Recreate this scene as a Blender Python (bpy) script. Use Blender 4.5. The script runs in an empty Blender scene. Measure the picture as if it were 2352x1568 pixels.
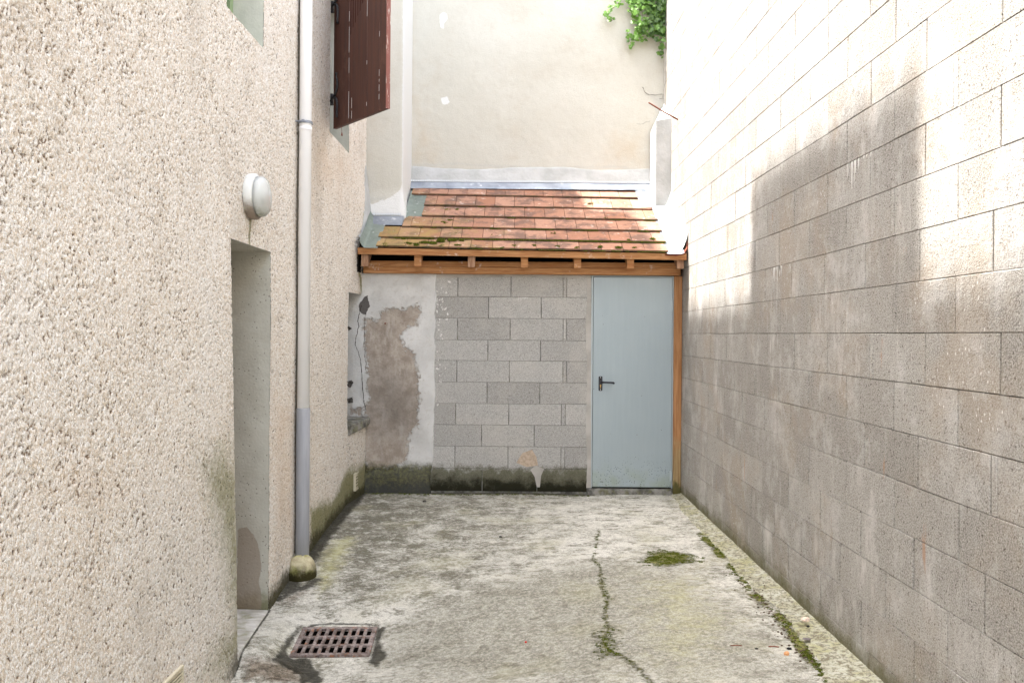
import bpy, math, random
import numpy as np
from mathutils import Vector, Matrix
random.seed(7)
sc = bpy.context.scene
C = bpy.data.collections.new("courtyard"); sc.collection.children.link(C)

# ------------------------------------------------------------------ camera
CZ = 1.49; F = 1900.0; TH = 0.0075
cam = bpy.data.cameras.new("camera"); camo = bpy.data.objects.new("camera", cam); C.objects.link(camo)
cam.sensor_width = 36; cam.lens = F/2352*36; cam.shift_y = -16/2352
cam.clip_start = .05; cam.clip_end = 500
camo.location = (0, 0, CZ)
camo.rotation_euler = (Matrix.Rotation(math.pi/2, 3, 'X') @ Matrix.Rotation(TH, 3, 'Z')).to_euler()
sc.camera = camo
# ------------------------------------------------------------------ light
TR = Vector((1, -.04, -2.2)).normalized()
w = bpy.data.worlds.new("World"); sc.world = w; w.use_nodes = True
nt = w.node_tree; bg = nt.nodes['Background']
sky = nt.nodes.new('ShaderNodeTexSky'); sky.sky_type = 'NISHITA'; sky.sun_disc = False
sky.sun_elevation = math.atan2(2.2, 1.0); sky.sun_rotation = math.radians(270); sky.dust_density = 3.0; sky.air_density = 1.0
hs = nt.nodes.new('ShaderNodeHueSaturation'); hs.inputs['Saturation'].default_value = .45
tn = nt.nodes.new('ShaderNodeMix'); tn.data_type='RGBA'; tn.blend_type='MULTIPLY'; tn.inputs[0].default_value=1
tn.inputs[7].default_value = (1.0, .985, .955, 1)
nt.links.new(sky.outputs[0], hs.inputs['Color']); nt.links.new(hs.outputs[0], tn.inputs[6]); nt.links.new(tn.outputs[2], bg.inputs[0])
bg.inputs[1].default_value = .15
sd = bpy.data.lights.new("sun", 'SUN'); sd.energy = 2.0; sd.angle = math.radians(1.0); sd.color = (1, .97, .925)
so = bpy.data.objects.new("sun", sd); C.objects.link(so); so.location = (-5, 4, 15)
so.rotation_euler = TR.to_track_quat('-Z', 'Y').to_euler()
sc.view_settings.view_transform = 'Standard'; sc.view_settings.look = 'None'; sc.view_settings.gamma = 1
sc.view_settings.exposure = 3.0
sc.cycles.max_bounces = 12; sc.cycles.diffuse_bounces = 8

# ------------------------------------------------------------------ photo measurements -> world
def _r(x, y):
    u, v = x-1176, 784-y
    c, s = math.cos(TH), math.sin(TH)
    return (u*c-v*s)/F, (u*s+v*c-16)/F
def onY(x, y, Y):
    a, b = _r(x, y); return Vector((a*Y, Y, CZ+b*Y))
def onX(x, y, X):
    a, b = _r(x, y); Y = X/a; return Vector((X, Y, CZ+b*Y))
def onZ(x, y, z):
    a, b = _r(x, y); Y = (z-CZ)/b; return Vector((a*Y, Y, z))
XL, XR, YS, YB = -1.461, 1.613, 7.86, 8.90

# ------------------------------------------------------------------ numpy noise + sdf
def _h(ix, iy, s):
    n = (ix*374761393 + iy*668265263 + s*1442695041) & 0xffffffff
    n = ((n ^ (n >> 13)) * 1274126177) & 0xffffffff
    return ((n ^ (n >> 16)) & 0xffff)/65535.0
def vn(x, y, s=0):
    x = np.asarray(x, float); y = np.asarray(y, float)
    ix = np.floor(x).astype(np.int64); iy = np.floor(y).astype(np.int64)
    fx = x-ix; fy = y-iy; fx = fx*fx*(3-2*fx); fy = fy*fy*(3-2*fy)
    a = _h(ix, iy, s); b = _h(ix+1, iy, s); c = _h(ix, iy+1, s); d = _h(ix+1, iy+1, s)
    return (a*(1-fx)+b*fx)*(1-fy)+(c*(1-fx)+d*fx)*fy
def fbm(x, y, s=0, o=4):
    t = 0; a = .5; n = 0
    for k in range(o):
        t = t+a*vn(x*2**k, y*2**k, s+k*17); n += a; a *= .55
    return t/n
def sstep(a, b, x):
    t = np.clip((x-a)/(b-a), 0, 1); return t*t*(3-2*t)
def sd_poly(P, poly):
    """signed distance, positive inside"""
    px, py = P; d = np.full(px.shape, 1e9); ins = np.zeros(px.shape, bool); n = len(poly)
    for i in range(n):
        ax, ay = poly[i]; bx, by = poly[(i+1) % n]
        ex, ey = bx-ax, by-ay; wx, wy = px-ax, py-ay
        t = np.clip((wx*ex+wy*ey)/(ex*ex+ey*ey+1e-12), 0, 1)
        d = np.minimum(d, (wx-ex*t)**2+(wy-ey*t)**2)
        c = ((ay > py) != (by > py)) & (px < (bx-ax)*(py-ay)/((by-ay)+1e-12)+ax)
        ins ^= c
    d = np.sqrt(d); return np.where(ins, d, -d)
def sd_line(P, pts):
    px, py = P; d = np.full(px.shape, 1e9)
    for (ax, ay), (bx, by) in zip(pts[:-1], pts[1:]):
        ex, ey = bx-ax, by-ay; wx, wy = px-ax, py-ay
        t = np.clip((wx*ex+wy*ey)/(ex*ex+ey*ey+1e-12), 0, 1)
        d = np.minimum(d, (wx-ex*t)**2+(wy-ey*t)**2)
    return np.sqrt(d)
def soft(sd, wd):   # 0..1, .5 at the outline
    return np.clip(.5+sd/(2*wd), 0, 1)

# ------------------------------------------------------------------ mesh helpers
class MB:
    def __init__(s): s.v = []; s.f = []; s.a = []        # a: per-face tone
    def quad(s, *p, tone=None):
        n = len(s.v); s.v += [tuple(q) for q in p]; s.f.append(tuple(range(n, n+len(p)))); s.a.append(random.random() if tone is None else tone)
    def box(s, a, b, tone=None):
        t = random.random() if tone is None else tone
        x0, y0, z0 = a; x1, y1, z1 = b; n = len(s.v)
        s.v += [(x0,y0,z0),(x1,y0,z0),(x1,y1,z0),(x0,y1,z0),(x0,y0,z1),(x1,y0,z1),(x1,y1,z1),(x0,y1,z1)]
        for f in ((0,3,2,1),(4,5,6,7),(0,1,5,4),(1,2,6,5),(2,3,7,6),(3,0,4,7)):
            s.f.append(tuple(n+i for i in f)); s.a.append(t)
    def hexa(s, bot, top, tone=None):
        """prism between two equal polygons (lists of points)"""
        t = random.random() if tone is None else tone
        n = len(s.v); k = len(bot); s.v += [tuple(p) for p in bot]+[tuple(p) for p in top]
        s.f.append(tuple(n+i for i in reversed(range(k)))); s.f.append(tuple(n+k+i for i in range(k)))
        for i in range(k):
            j = (i+1) % k; s.f.append((n+i, n+j, n+k+j, n+k+i))
        s.a += [t]*(k+2)
    def tube(s, pts, rad, seg=10, cap=True, tone=None):
        t0 = random.random() if tone is None else tone
        pts = [Vector(p) for p in pts]; n = len(s.v); m = len(pts)
        if not hasattr(rad, '__len__'): rad = [rad]*m
        up = None
        for i, p in enumerate(pts):
            d = (pts[min(i+1, m-1)]-pts[max(i-1, 0)]).normalized()
            if up is None:
                up = d.orthogonal().normalized()
            else:
                up = (up-d*up.dot(d)).normalized()
            b = d.cross(up)
            for k in range(seg):
                a = 2*math.pi*k/seg
                s.v.append(tuple(p+(up*math.cos(a)+b*math.sin(a))*rad[i]))
        for i in range(m-1):
            for k in range(seg):
                k2 = (k+1) % seg
                s.f.append((n+i*seg+k, n+i*seg+k2, n+(i+1)*seg+k2, n+(i+1)*seg+k)); s.a.append(t0)
        if cap:
            s.f.append(tuple(n+k for k in reversed(range(seg)))); s.f.append(tuple(n+(m-1)*seg+k for k in range(seg))); s.a += [t0, t0]
    def lathe(s, o, ax, prof, seg=48, tone=.5):
        """prof: (distance along ax, radius)"""
        o = Vector(o); ax = Vector(ax).normalized(); e = ax.orthogonal().normalized(); g = ax.cross(e); n = len(s.v)
        for (h, r) in prof:
            for k in range(seg):
                a = 2*math.pi*k/seg; s.v.append(tuple(o+ax*h+(e*math.cos(a)+g*math.sin(a))*max(r, 1e-4)))
        for i in range(len(prof)-1):
            for k in range(seg):
                k2 = (k+1) % seg
                s.f.append((n+i*seg+k, n+i*seg+k2, n+(i+1)*seg+k2, n+(i+1)*seg+k)); s.a.append(tone)
        s.f.append(tuple(n+(len(prof)-1)*seg+k for k in range(seg))); s.a.append(tone)
def link(o, parent):
    C.objects.link(o)
    if parent is not None: o.parent = parent
def rootloc(p):
    r = Vector((0, 0, 0))
    while p is not None: r += p.location; p = p.parent
    return r
def finish(name, me, mat, parent, loc, smooth, bevel):
    o = bpy.data.objects.new(name, me)
    off = rootloc(parent) if parent is not None else Vector(loc)
    n = len(me.vertices); co = np.empty(n*3); me.vertices.foreach_get('co', co)
    co = co.reshape(-1, 3)-np.array(off); me.vertices.foreach_set('co', co.ravel())
    if parent is None: o.location = off
    if mat: me.materials.append(mat)
    if smooth: me.polygons.foreach_set('use_smooth', [True]*len(me.polygons))
    if bevel:
        b = o.modifiers.new('bevel', 'BEVEL'); b.width = bevel; b.segments = 2; b.limit_method = 'ANGLE'
    me.update(); link(o, parent); return o
def obj(name, mb, mat, parent=None, loc=(0, 0, 0), smooth=False, bevel=0):
    me = bpy.data.meshes.new(name); me.from_pydata(mb.v, [], mb.f)
    at = me.attributes.new('tone', 'FLOAT', 'FACE'); at.data.foreach_set('value', mb.a)
    me.validate()
    return finish(name, me, mat, parent, loc, smooth, bevel)
def gridobj(name, A, B, pos, mat, parent=None, keep=None, attrs=None, loc=(0, 0, 0), smooth=True, extra=None, flip=False):
    """A,B 1-d arrays; pos(a,b)->x,y,z arrays; keep(ac,bc)->bool; attrs(a,b)->dict"""
    a, b = np.meshgrid(A, B, indexing='ij'); x, y, z = pos(a, b)
    V = np.stack([x, y, z], -1).reshape(-1, 3); na, nb = len(A), len(B)
    idx = np.arange(na*nb).reshape(na, nb)
    q = np.stack([idx[:-1, :-1], idx[1:, :-1], idx[1:, 1:], idx[:-1, 1:]], -1).reshape(-1, 4)
    if flip: q = q[:, ::-1]
    ac = (.5*(a[:-1, :-1]+a[1:, 1:])).ravel(); bc = (.5*(b[:-1, :-1]+b[1:, 1:])).ravel()
    if keep is not None: q = q[keep(ac, bc)]
    nq = len(q)
    ve, fe = [], []
    if extra is not None: ve, fe = extra.v, extra.f
    nv = len(V); allv = V if not ve else np.concatenate([V, np.array(ve)])
    me = bpy.data.meshes.new(name)
    loops = list(q.ravel())+[nv+i for f in fe for i in f]
    tot = [4]*nq+[len(f) for f in fe]
    st = np.concatenate([[0], np.cumsum(tot)[:-1]])
    me.vertices.add(len(allv)); me.vertices.foreach_set('co', allv.ravel())
    me.loops.add(len(loops)); me.loops.foreach_set('vertex_index', np.array(loops, dtype=np.int32))
    me.polygons.add(len(tot)); me.polygons.foreach_set('loop_start', st.astype(np.int32)); me.polygons.foreach_set('loop_total', np.array(tot, dtype=np.int32))
    me.update(calc_edges=True); me.validate()
    if attrs is not None:
        for k, val in attrs(a, b).items():
            at = me.attributes.new(k, 'FLOAT', 'POINT'); vv = np.zeros(len(allv)); vv[:nv] = np.broadcast_to(val, a.shape).ravel()
            at.data.foreach_set('value', vv)
    o = finish(name, me, mat, parent, loc, False, 0)
    sm = [smooth]*nq+[False]*len(fe); me.polygons.foreach_set('use_smooth', sm)
    return o
def thing(name, label, cat, loc=(0, 0, 0), group=None):
    o = bpy.data.objects.new(name, None); o.empty_display_size = .1; C.objects.link(o); o.location = loc
    return tag(o, label, cat, group)
def tag(o, label, cat, group=None, kind=None):
    o['label'] = label; o['category'] = cat
    if group: o['group'] = group
    if kind: o['kind'] = kind
    return o

# ------------------------------------------------------------------ material helper
class M:
    def __init__(s, name, rough=.85, spec=.3, metal=0):
        s.m = bpy.data.materials.new(name); s.m.use_nodes = True; s.t = s.m.node_tree
        s.p = s.t.nodes['Principled BSDF']; s.p.inputs['Roughness'].default_value = rough
        s.p.inputs['Specular IOR Level'].default_value = spec; s.p.inputs['Metallic'].default_value = metal
        s.geo = s.n('ShaderNodeNewGeometry'); s.pos = s.geo.outputs['Position']
    def n(s, k): return s.t.nodes.new(k)
    def L(s, a, b):
        if hasattr(a, 'is_linked') or isinstance(a, bpy.types.NodeSocket): s.t.links.new(a, b)
        else:
            if isinstance(a, tuple) and len(a) == 3 and b.type == 'RGBA': a = (*a, 1)
            b.default_value = a
    def vec(s, sx=1, sy=1, sz=1, src=None):
        q = s.n('ShaderNodeVectorMath'); q.operation = 'MULTIPLY'; s.L(src or s.pos, q.inputs[0]); q.inputs[1].default_value = (sx, sy, sz); return q.outputs[0]
    def noise(s, sc, det=3, ro=.55, v=None, dist=0):
        q = s.n('ShaderNodeTexNoise'); q.inputs['Scale'].default_value = sc; q.inputs['Detail'].default_value = det
        q.inputs['Roughness'].default_value = ro; q.inputs['Distortion'].default_value = dist; s.L(v or s.pos, q.inputs['Vector']); return q.outputs[0]
    def vor(s, sc, v=None, feat='F1', rnd=1, out=0):
        q = s.n('ShaderNodeTexVoronoi'); q.feature = feat; q.inputs['Scale'].default_value = sc; q.inputs['Randomness'].default_value = rnd; s.L(v or s.pos, q.inputs['Vector']); return q.outputs[out]
    def mth(s, op, a, b=0.0, c=None, cl=False):
        q = s.n('ShaderNodeMath'); q.operation = op; q.use_clamp = cl; s.L(a, q.inputs[0]); s.L(b, q.inputs[1])
        if c is not None: s.L(c, q.inputs[2])
        return q.outputs[0]
    def rng(s, v, a, b, c=0.0, d=1.0):
        q = s.n('ShaderNodeMapRange'); q.interpolation_type = 'SMOOTHSTEP'; s.L(v, q.inputs[0])
        for i, k in enumerate((a, b, c, d)): q.inputs[1+i].default_value = k
        return q.outputs[0]
    def mix(s, f, a, b, mode='MIX'):
        q = s.n('ShaderNodeMix'); q.data_type = 'RGBA'; q.blend_type = mode; s.L(f, q.inputs[0]); s.L(a, q.inputs[6]); s.L(b, q.inputs[7]); return q.outputs[2]
    def attr(s, nm):
        q = s.n('ShaderNodeAttribute'); q.attribute_name = nm; return q.outputs['Fac']
    def sep(s, ax):
        q = s.n('ShaderNodeSeparateXYZ'); s.L(s.pos, q.inputs[0]); return q.outputs[ax]
    def edge(s, at, nz, amp=1.0, wd=.08):
        """threshold a soft attribute with noise"""
        v = s.mth('ADD', at, s.mth('MULTIPLY', s.mth('SUBTRACT', nz, .5), amp))
        return s.rng(v, .5-wd, .5+wd)
    def bump(s, h, dist=.004, st=1.0):
        q = s.n('ShaderNodeBump'); q.inputs['Distance'].default_value = dist; q.inputs['Strength'].default_value = st
        s.L(h, q.inputs['Height']); s.L(q.outputs[0], s.p.inputs['Normal']); return s
    def col(s, c): s.L(c, s.p.inputs['Base Color']); return s
    def rgh(s, c): s.L(c, s.p.inputs['Roughness']); return s

# roughcast render of the house
m = M('roughcast', .95, .15)
rv = m.vec(1, 1.3, .85); n1 = m.noise(100, 3, .62, rv); n2 = m.noise(210, 2, .6, rv); nb = m.noise(1.6, 4, .6); nf = m.noise(24, 3, .6)
h = m.mth('ADD', m.mth('MULTIPLY', n1, .72), m.mth('MULTIPLY', n2, .28))
gt = m.mth('ADD', m.attr('grit'), m.mth('MULTIPLY', m.mth('SUBTRACT', h, .5), .75)); pit = m.rng(gt, .285, .455)
lite = m.mix(m.rng(nb, .35, .65), (.74, .65, .53), (.755, .70, .615))
lite = m.mix(m.rng(m.sep('Z'), 1.0, 2.6), lite, (.77, .68, .57))
n3 = m.noise(130, 2, .6, rv); n4 = m.noise(45, 4, .7)
lite = m.mix(m.rng(m.mth('ADD', m.mth('MULTIPLY', n3, .6), m.mth('MULTIPLY', n4, .4)), .42, .58), m.mix(.55, lite, (.60, .49, .375)), m.mix(.75, lite, (.95, .94, .915)))
mid = m.mix(pit, (.18, .125, .08), lite)
peb = m.rng(n2, .56, .66); mid = m.mix(m.mth('MULTIPLY', peb, .5), mid, (.86, .83, .79))
pt = m.noise(1, 5, .65, m.vec(2.2, 2.2, .8)); mid = m.mix(m.mth('MULTIPLY', m.rng(pt, .50, .68), .28), mid, (.42, .36, .29)); mid = m.mix(m.mth('MULTIPLY', m.rng(pt, .48, .32), .30), mid, (.85, .82, .78))
gr = m.attr('green'); gn = m.noise(22, 5, .75)
g1 = m.edge(gr, gn, .9, .3)
mid = m.mix(m.mth('MULTIPLY', g1, .85), mid, m.mix(pit, (.03, .03, .01), (.20, .195, .07)))
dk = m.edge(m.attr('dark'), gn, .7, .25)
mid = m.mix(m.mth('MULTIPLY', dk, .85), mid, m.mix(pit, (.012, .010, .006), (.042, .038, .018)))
mid = m.mix(m.mth('MULTIPLY', m.edge(m.attr('tan'), m.noise(5, 4), .8, .4), .4), mid, (.62, .44, .29))
mid = m.mix(m.mth('MULTIPLY', m.edge(m.attr('grey'), m.noise(5, 4), .8, .4), .35), mid, m.mix(pit, (.14, .13, .10), (.62, .60, .56)))
m.col(mid).bump(h, .012, 1.0); ROUGH = m.m

m = M('smooth_render', .9, .2)      # painted reveals
n = m.noise(6, 5, .65); sp = m.vor(38, m.vec(1, 1, 1)); sn = m.noise(60, 2)
c = m.mix(m.rng(n, .3, .7), (.47, .455, .39), (.55, .54, .475))
c = m.mix(m.mth('MULTIPLY', m.rng(m.mth('ADD', sp, m.mth('MULTIPLY', sn, .3)), .30, .26), .8), c, (.13, .11, .09))
c = m.mix(m.mth('MULTIPLY', m.edge(m.attr('green'), m.noise(20, 4), .6, .3), .8), c, (.12, .12, .04))
c = m.mix(m.mth('MULTIPLY', m.edge(m.attr('brown'), m.noise(12, 5), .4, .05), .65), c, (.28, .22, .17))
m.col(c).bump(m.noise(70, 3), .003); REVEAL = m.m

m = M('window_reveal', .8, .3)
m.col(m.mix(m.rng(m.noise(7, 4), .3, .7), (.50, .505, .44), (.60, .60, .535))).bump(m.noise(60, 3), .002); WREV = m.m

def block_mat(name, a, b, white, greenish):
    m = M(name, .95, .12)
    t = m.mth('ADD', m.mth('MULTIPLY', m.attr('tone'), .9), m.mth('MULTIPLY', m.noise(.9, 2), .2)); c = m.mix(t, a, b)
    g = m.noise(150, 2, .7); g2 = m.noise(55, 3, .7); big = m.noise(2.2, 4, .6)
    c = m.mix(m.rng(g, .30, .70, 0, 1), m.mix(.45, c, (.06, .05, .04)), m.mix(.30, c, (.75, .72, .68)))
    c = m.mix(m.mth('MULTIPLY', m.rng(m.noise(95, 1), .36, .30), .75), c, (.07, .055, .045))
    c = m.mix(m.mth('MULTIPLY', m.rng(big, .45, .7), .35), c, (.42, .33, .24))
    st = m.noise(1.0, 5, .7, m.vec(3.6, 3.6, 1.5)); st2 = m.noise(1.0, 5, .75, m.vec(19, 19, 5))
    f = m.mth('MULTIPLY', m.rng(m.mth('ADD', m.mth('MULTIPLY', st, .65), m.mth('MULTIPLY', st2, .35)), .50, .72), m.mth('MULTIPLY', m.rng(m.noise(1.3, 3), .38, .60, .35, 1), white))
    c = m.mix(f, c, (.72, .70, .68))
    c = m.mix(m.mth('MULTIPLY', m.rng(m.noise(4.5, 6, .78), .48, .66), .42), c, (.62, .61, .60))
    spk = m.mth('MULTIPLY', m.rng(m.vor(44, m.vec(1, 1, .6)), .20, .08), m.rng(m.noise(2.2, 2), .56, .66))
    c = m.mix(m.mth('MULTIPLY', spk, .8*min(1, white*1.5)), c, (.8, .79, .77))
    wz = m.attr('white'); c = m.mix(m.mth('MULTIPLY', m.edge(wz, m.noise(1, 4, .7, m.vec(50, 50, 9)), .8, .12), .8), c, (.80, .79, .78))
    ru = m.mth('MULTIPLY', m.rng(m.noise(1, 3, .6, m.vec(11, 11, 2.5)), .70, .78), .5); c = m.mix(ru, c, (.48, .22, .10))
    if greenish:
        z = m.mth('ADD', m.sep('Z'), m.mth('MULTIPLY', m.noise(6, 5, .75), -.24))
        c = m.mix(m.rng(z, .03, -.13, 0, .8), c, (.10, .095, .03))
    m.col(c).bump(m.mth('ADD', m.mth('MULTIPLY', g2, .5), m.mth('MULTIPLY', g, .5)), .006); return m.m
BLK_R = block_mat('tan_block', (.30, .282, .257), (.45, .432, .40), .9, True)

m = M('grey_block', .95, .12)
t = m.attr('tone'); g = m.noise(160, 2, .7)
c = m.mix(t, (.37, .36, .34), (.52, .51, .485))
c = m.mix(m.rng(g, .3, .7), m.mix(.38, c, (.10, .09, .08)), m.mix(.25, c, (.8, .78, .75)))
c = m.mix(m.mth('MULTIPLY', m.rng(m.noise(2.5, 4), .45, .7), .25), c, (.62, .58, .52))
c = m.mix(m.mth('MULTIPLY', m.rng(m.noise(110, 1), .33, .28), .6), c, (.08, .065, .05))
z = m.sep('Z'); nz = m.noise(9, 6, .75)
gz = m.mth('ADD', z, m.mth('MULTIPLY', m.mth('SUBTRACT', nz, .5), -.34))
c = m.mix(m.rng(gz, .26, .17, 0, .78), c, (.075, .072, .024))
c = m.mix(m.rng(gz, .17, .03, 0, .92), c, (.013, .013, .006))
c = m.mix(m.mth('MULTIPLY', m.edge(m.attr('white'), m.noise(60, 4, .7), .9, .1), .7), c, (.78, .77, .75))
m.col(c).bump(g, .005); BLK_B = m.m

m = M('mortar', .95, .1)
c = m.mix(m.rng(m.noise(30, 4), .3, .7), (.38, .36, .32), (.62, .60, .56)); m.col(c).bump(m.noise(90, 3), .004); MORT = m.m
m = M('cream_render', .95, .1)
c = m.mix(m.rng(m.noise(1.3, 5, .6), .3, .7), (.535, .515, .455), (.59, .575, .52))
c = m.mix(m.mth('MULTIPLY', m.rng(m.noise(3.2, 6, .7), .50, .74), .55), c, (.50, .46, .39))
c = m.mix(m.mth('MULTIPLY', m.rng(m.noise(110, 2), .40, .30), .4), c, (.42, .36, .28))
c = m.mix(m.mth('MULTIPLY', m.edge(m.attr('brown'), m.noise(9, 5, .7), .7, .35), .5), c, (.50, .40, .28))
c = m.mix(m.edge(m.attr('white'), m.noise(30, 3), .5, .06), c, (.70, .70, .685))
c = m.mix(m.mth('MULTIPLY', m.edge(m.attr('grey'), m.noise(14, 4), .5, .15), .4), c, (.45, .45, .43))
m.col(c).bump(m.mth('ADD', m.noise(120, 3), m.mth('MULTIPLY', m.noise(9, 4), 2)), .004); CREAM = m.m
m = M('white_plaster', .9, .15)
c = m.mix(m.rng(m.noise(5, 5, .6), .3, .7), (.40, .405, .395), (.52, .525, .52))
c = m.mix(m.mth('MULTIPLY', m.rng(m.noise(12, 5, .7), .55, .75), .35), c, (.50, .48, .42))
m.col(c).bump(m.noise(30, 4), .006); WPL = m.m

# old plaster panel of the shed
m = M('old_plaster', .92, .12)
nm = m.noise(9, 6, .72); nf = m.noise(40, 5, .7)
c = m.mix(m.rng(m.noise(5, 5), .3, .7), (.58, .575, .56), (.70, .695, .68))
c = m.mix(m.mth('MULTIPLY', m.rng(nf, .50, .70), .4), c, (.45, .41, .36))
br = m.edge(m.attr('brown'), m.mth('ADD', m.mth('MULTIPLY', nm, .5), m.mth('MULTIPLY', nf, .5)), 1.5, .10)
bc = m.mix(m.rng(m.noise(7, 6, .75), .35, .65), (.29, .24, .195), (.46, .40, .345))
bc = m.mix(m.mth('MULTIPLY', m.rng(m.noise(1, 5, .7, m.vec(12, 12, 3)), .5, .72), .6), bc, (.60, .55, .50))
bc = m.mix(m.mth('MULTIPLY', m.rng(m.noise(70, 3, .7), .42, .30), .7), bc, (.15, .11, .085))
c = m.mix(m.mth('MULTIPLY', br, .95), c, bc)
c = m.mix(m.edge(m.attr('dark'), nf, .6, .06), c, (.13, .12, .115))
c = m.mix(m.mth('MULTIPLY', m.edge(m.attr('smoke'), nm, .6, .45), .55), c, (.15, .135, .12))
gb = m.edge(m.attr('green'), m.noise(11, 6, .8), 1.1, .3)
c = m.mix(m.mth('MULTIPLY', gb, .92), c, m.mix(m.rng(m.mth('SUBTRACT', m.noise(34, 7, .85), m.mth('MULTIPLY', m.attr('base'), .14)), .36, .64), (.010, .011, .005), (.10, .096, .024)))
m.col(c).bump(m.mth('ADD', m.mth('MULTIPLY', br, -1.2), m.mth('ADD', nf, m.mth('MULTIPLY', m.noise(6, 3), 1.2))), .006); OLDPL = m.m

# concrete yard
m = M('yard_concrete', .9, .22)
lich = m.noise(1, 7, .78, m.vec(3.6, 4.6, 1)); fine = m.noise(1, 6, .88, m.vec(30, 44, 1)); grain = m.noise(150, 2, .7); big = m.noise(1.1, 4, .6)
c = m.mix(m.rng(big, .35, .65), (.40, .39, .35), (.50, .49, .455))
lm = m.mth('ADD', m.mth('MULTIPLY', lich, .45), m.mth('MULTIPLY', fine, .55))
pale = m.mth('SUBTRACT', lm, m.mth('MULTIPLY', m.mth('SUBTRACT', m.attr('lich'), .5), .22))
c = m.mix(m.rng(pale, .485, .545), c, (.80, .79, .765))
dl = m.rng(pale, .475, .415); c = m.mix(m.mth('MULTIPLY', dl, 1.0), c, (.085, .078, .05))
bl = m.noise(1, 6, .78, m.vec(8, 12, 1), .4); gt2 = m.noise(1.7, 3)
c = m.mix(m.mth('MULTIPLY', m.mth('MULTIPLY', m.rng(bl, .52, .62), m.rng(gt2, .36, .52)), .85), c, (.10, .092, .055))
c = m.mix(m.mth('MULTIPLY', m.rng(bl, .46, .40), .55), c, (.82, .81, .78))
c = m.mix(m.mth('MULTIPLY', m.attr('grain'), .80), c, m.mix(m.rng(m.noise(40, 5, .88), .43, .59), (.12, .112, .085), (.52, .505, .44)))
c = m.mix(m.mth('MULTIPLY', m.rng(m.noise(1, 4, .8, m.vec(48, 70, 1)), .60, .68), m.rng(lich, .60, .40, .25, .9)), c, (.07, .065, .045))
c = m.mix(m.rng(grain, .3, .7), m.mix(.38, c, (.12, .11, .09)), m.mix(.20, c, (.8, .79, .75)))
c = m.mix(m.mth('MULTIPLY', m.rng(m.noise(2.3, 4), .50, .72), .30), c, (.36, .345, .20))
c = m.mix(m.mth('MULTIPLY', m.edge(m.attr('yellow'), m.noise(14, 5, .7), .8, .3), .55), c, (.58, .56, .26))
c = m.mix(m.mth('MULTIPLY', m.edge(m.attr('brown'), m.noise(12, 6, .75), .8, .2), .8), c, m.mix(m.rng(fine, .4, .62), (.07, .052, .036), (.30, .24, .19)))
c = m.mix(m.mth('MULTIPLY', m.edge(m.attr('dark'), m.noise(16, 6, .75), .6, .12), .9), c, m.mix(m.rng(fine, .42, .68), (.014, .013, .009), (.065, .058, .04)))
mo = m.edge(m.attr('moss'), m.noise(1, 6, .85, m.vec(26, 40, 1)), 1.5, .1)
mc = m.mix(m.rng(m.noise(60, 4, .7), .35, .65), (.05, .055, .008), (.22, .22, .04))
c = m.mix(m.mth('MULTIPLY', mo, .92), c, mc)
c = m.mix(1.0, c, (.95, .93, .865), 'MULTIPLY')
m.col(c).bump(m.mth('ADD', m.mth('ADD', m.mth('MULTIPLY', fine, 1.0), m.mth('MULTIPLY', grain, .5)), m.mth('MULTIPLY', mo, .8)), .007)
m.rgh(m.rng(m.attr('dark'), .2, .9, .9, .6)); YARD = m.m

m = M('yellow_cement', .92, .15)
c = m.mix(m.rng(m.noise(9, 5, .7), .35, .65), (.38, .365, .265), (.50, .49, .41))
c = m.mix(m.mth('MULTIPLY', m.rng(m.noise(5, 5, .7), .48, .62), .6), c, (.34, .33, .15))
c = m.mix(m.mth('MULTIPLY', m.rng(m.noise(40, 5, .75), .54, .42), .8), c, (.13, .11, .07))
m.col(c).bump(m.noise(35, 5, .7), .008); CEM = m.m
m = M('mossy_cement', .9, .15)
zz = m.mth('ADD', m.sep('Z'), m.mth('MULTIPLY', m.noise(18, 5, .7), -.12))
c = m.mix(m.rng(m.noise(14, 5, .7), .35, .65), (.36, .31, .20), (.55, .50, .33))
c = m.mix(m.rng(m.noise(10, 3), .45, .6, 0, .6), c, (.33, .34, .06))
c = m.mix(m.rng(zz, -.09, -.17), c, (.04, .035, .012)); m.col(c).bump(m.noise(35, 5, .7), .008); MCEM = m.m

m = M('sawn_timber', .75, .25)
gv = m.vec(.8, 14, 14); gn = m.noise(3.2, 5, .65, gv, .6)
c = m.mix(m.rng(gn, .32, .68), (.36, .16, .06), (.54, .285, .125))
c = m.mix(m.rng(m.noise(30, 3, .6, m.vec(.12, 1.6, 1.6)), .44, .62, 0, .55), c, (.30, .115, .04))
c = m.mix(m.mth('MULTIPLY', m.rng(m.vor(2.6, m.vec(1, 1, 1.6)), .075, .03), .7), c, (.14, .05, .02))
c = m.mix(m.mth('MULTIPLY', m.rng(m.noise(7, 5, .7), .60, .70), .6), c, (.70, .62, .54))
m.col(c).bump(gn, .002); WOOD = m.m
m = M('post_timber', .8, .2)
gn = m.noise(3.2, 5, .65, m.vec(16, 16, .8), .6)
c = m.mix(m.rng(gn, .32, .68), (.31, .14, .055), (.48, .25, .115))
lz = m.mth('ADD', m.sep('Z'), m.mth('MULTIPLY', m.noise(12, 4), -.35))
c = m.mix(m.rng(lz, .42, .15), c, m.mix(m.rng(gn, .35, .65), (.26, .16, .075), (.44, .32, .16)))
c = m.mix(m.rng(lz, .0, -.14), c, (.10, .09, .03)); m.col(c).bump(gn, .003); POST = m.m
m = M('weathered_timber', .8, .2)
gn = m.noise(6, 5, .65, m.vec(14, 2, 1.2), .6)
m.col(m.mix(m.rng(gn, .32, .68), (.25, .13, .075), (.46, .29, .19))).bump(gn, .002); WOODG = m.m

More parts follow.
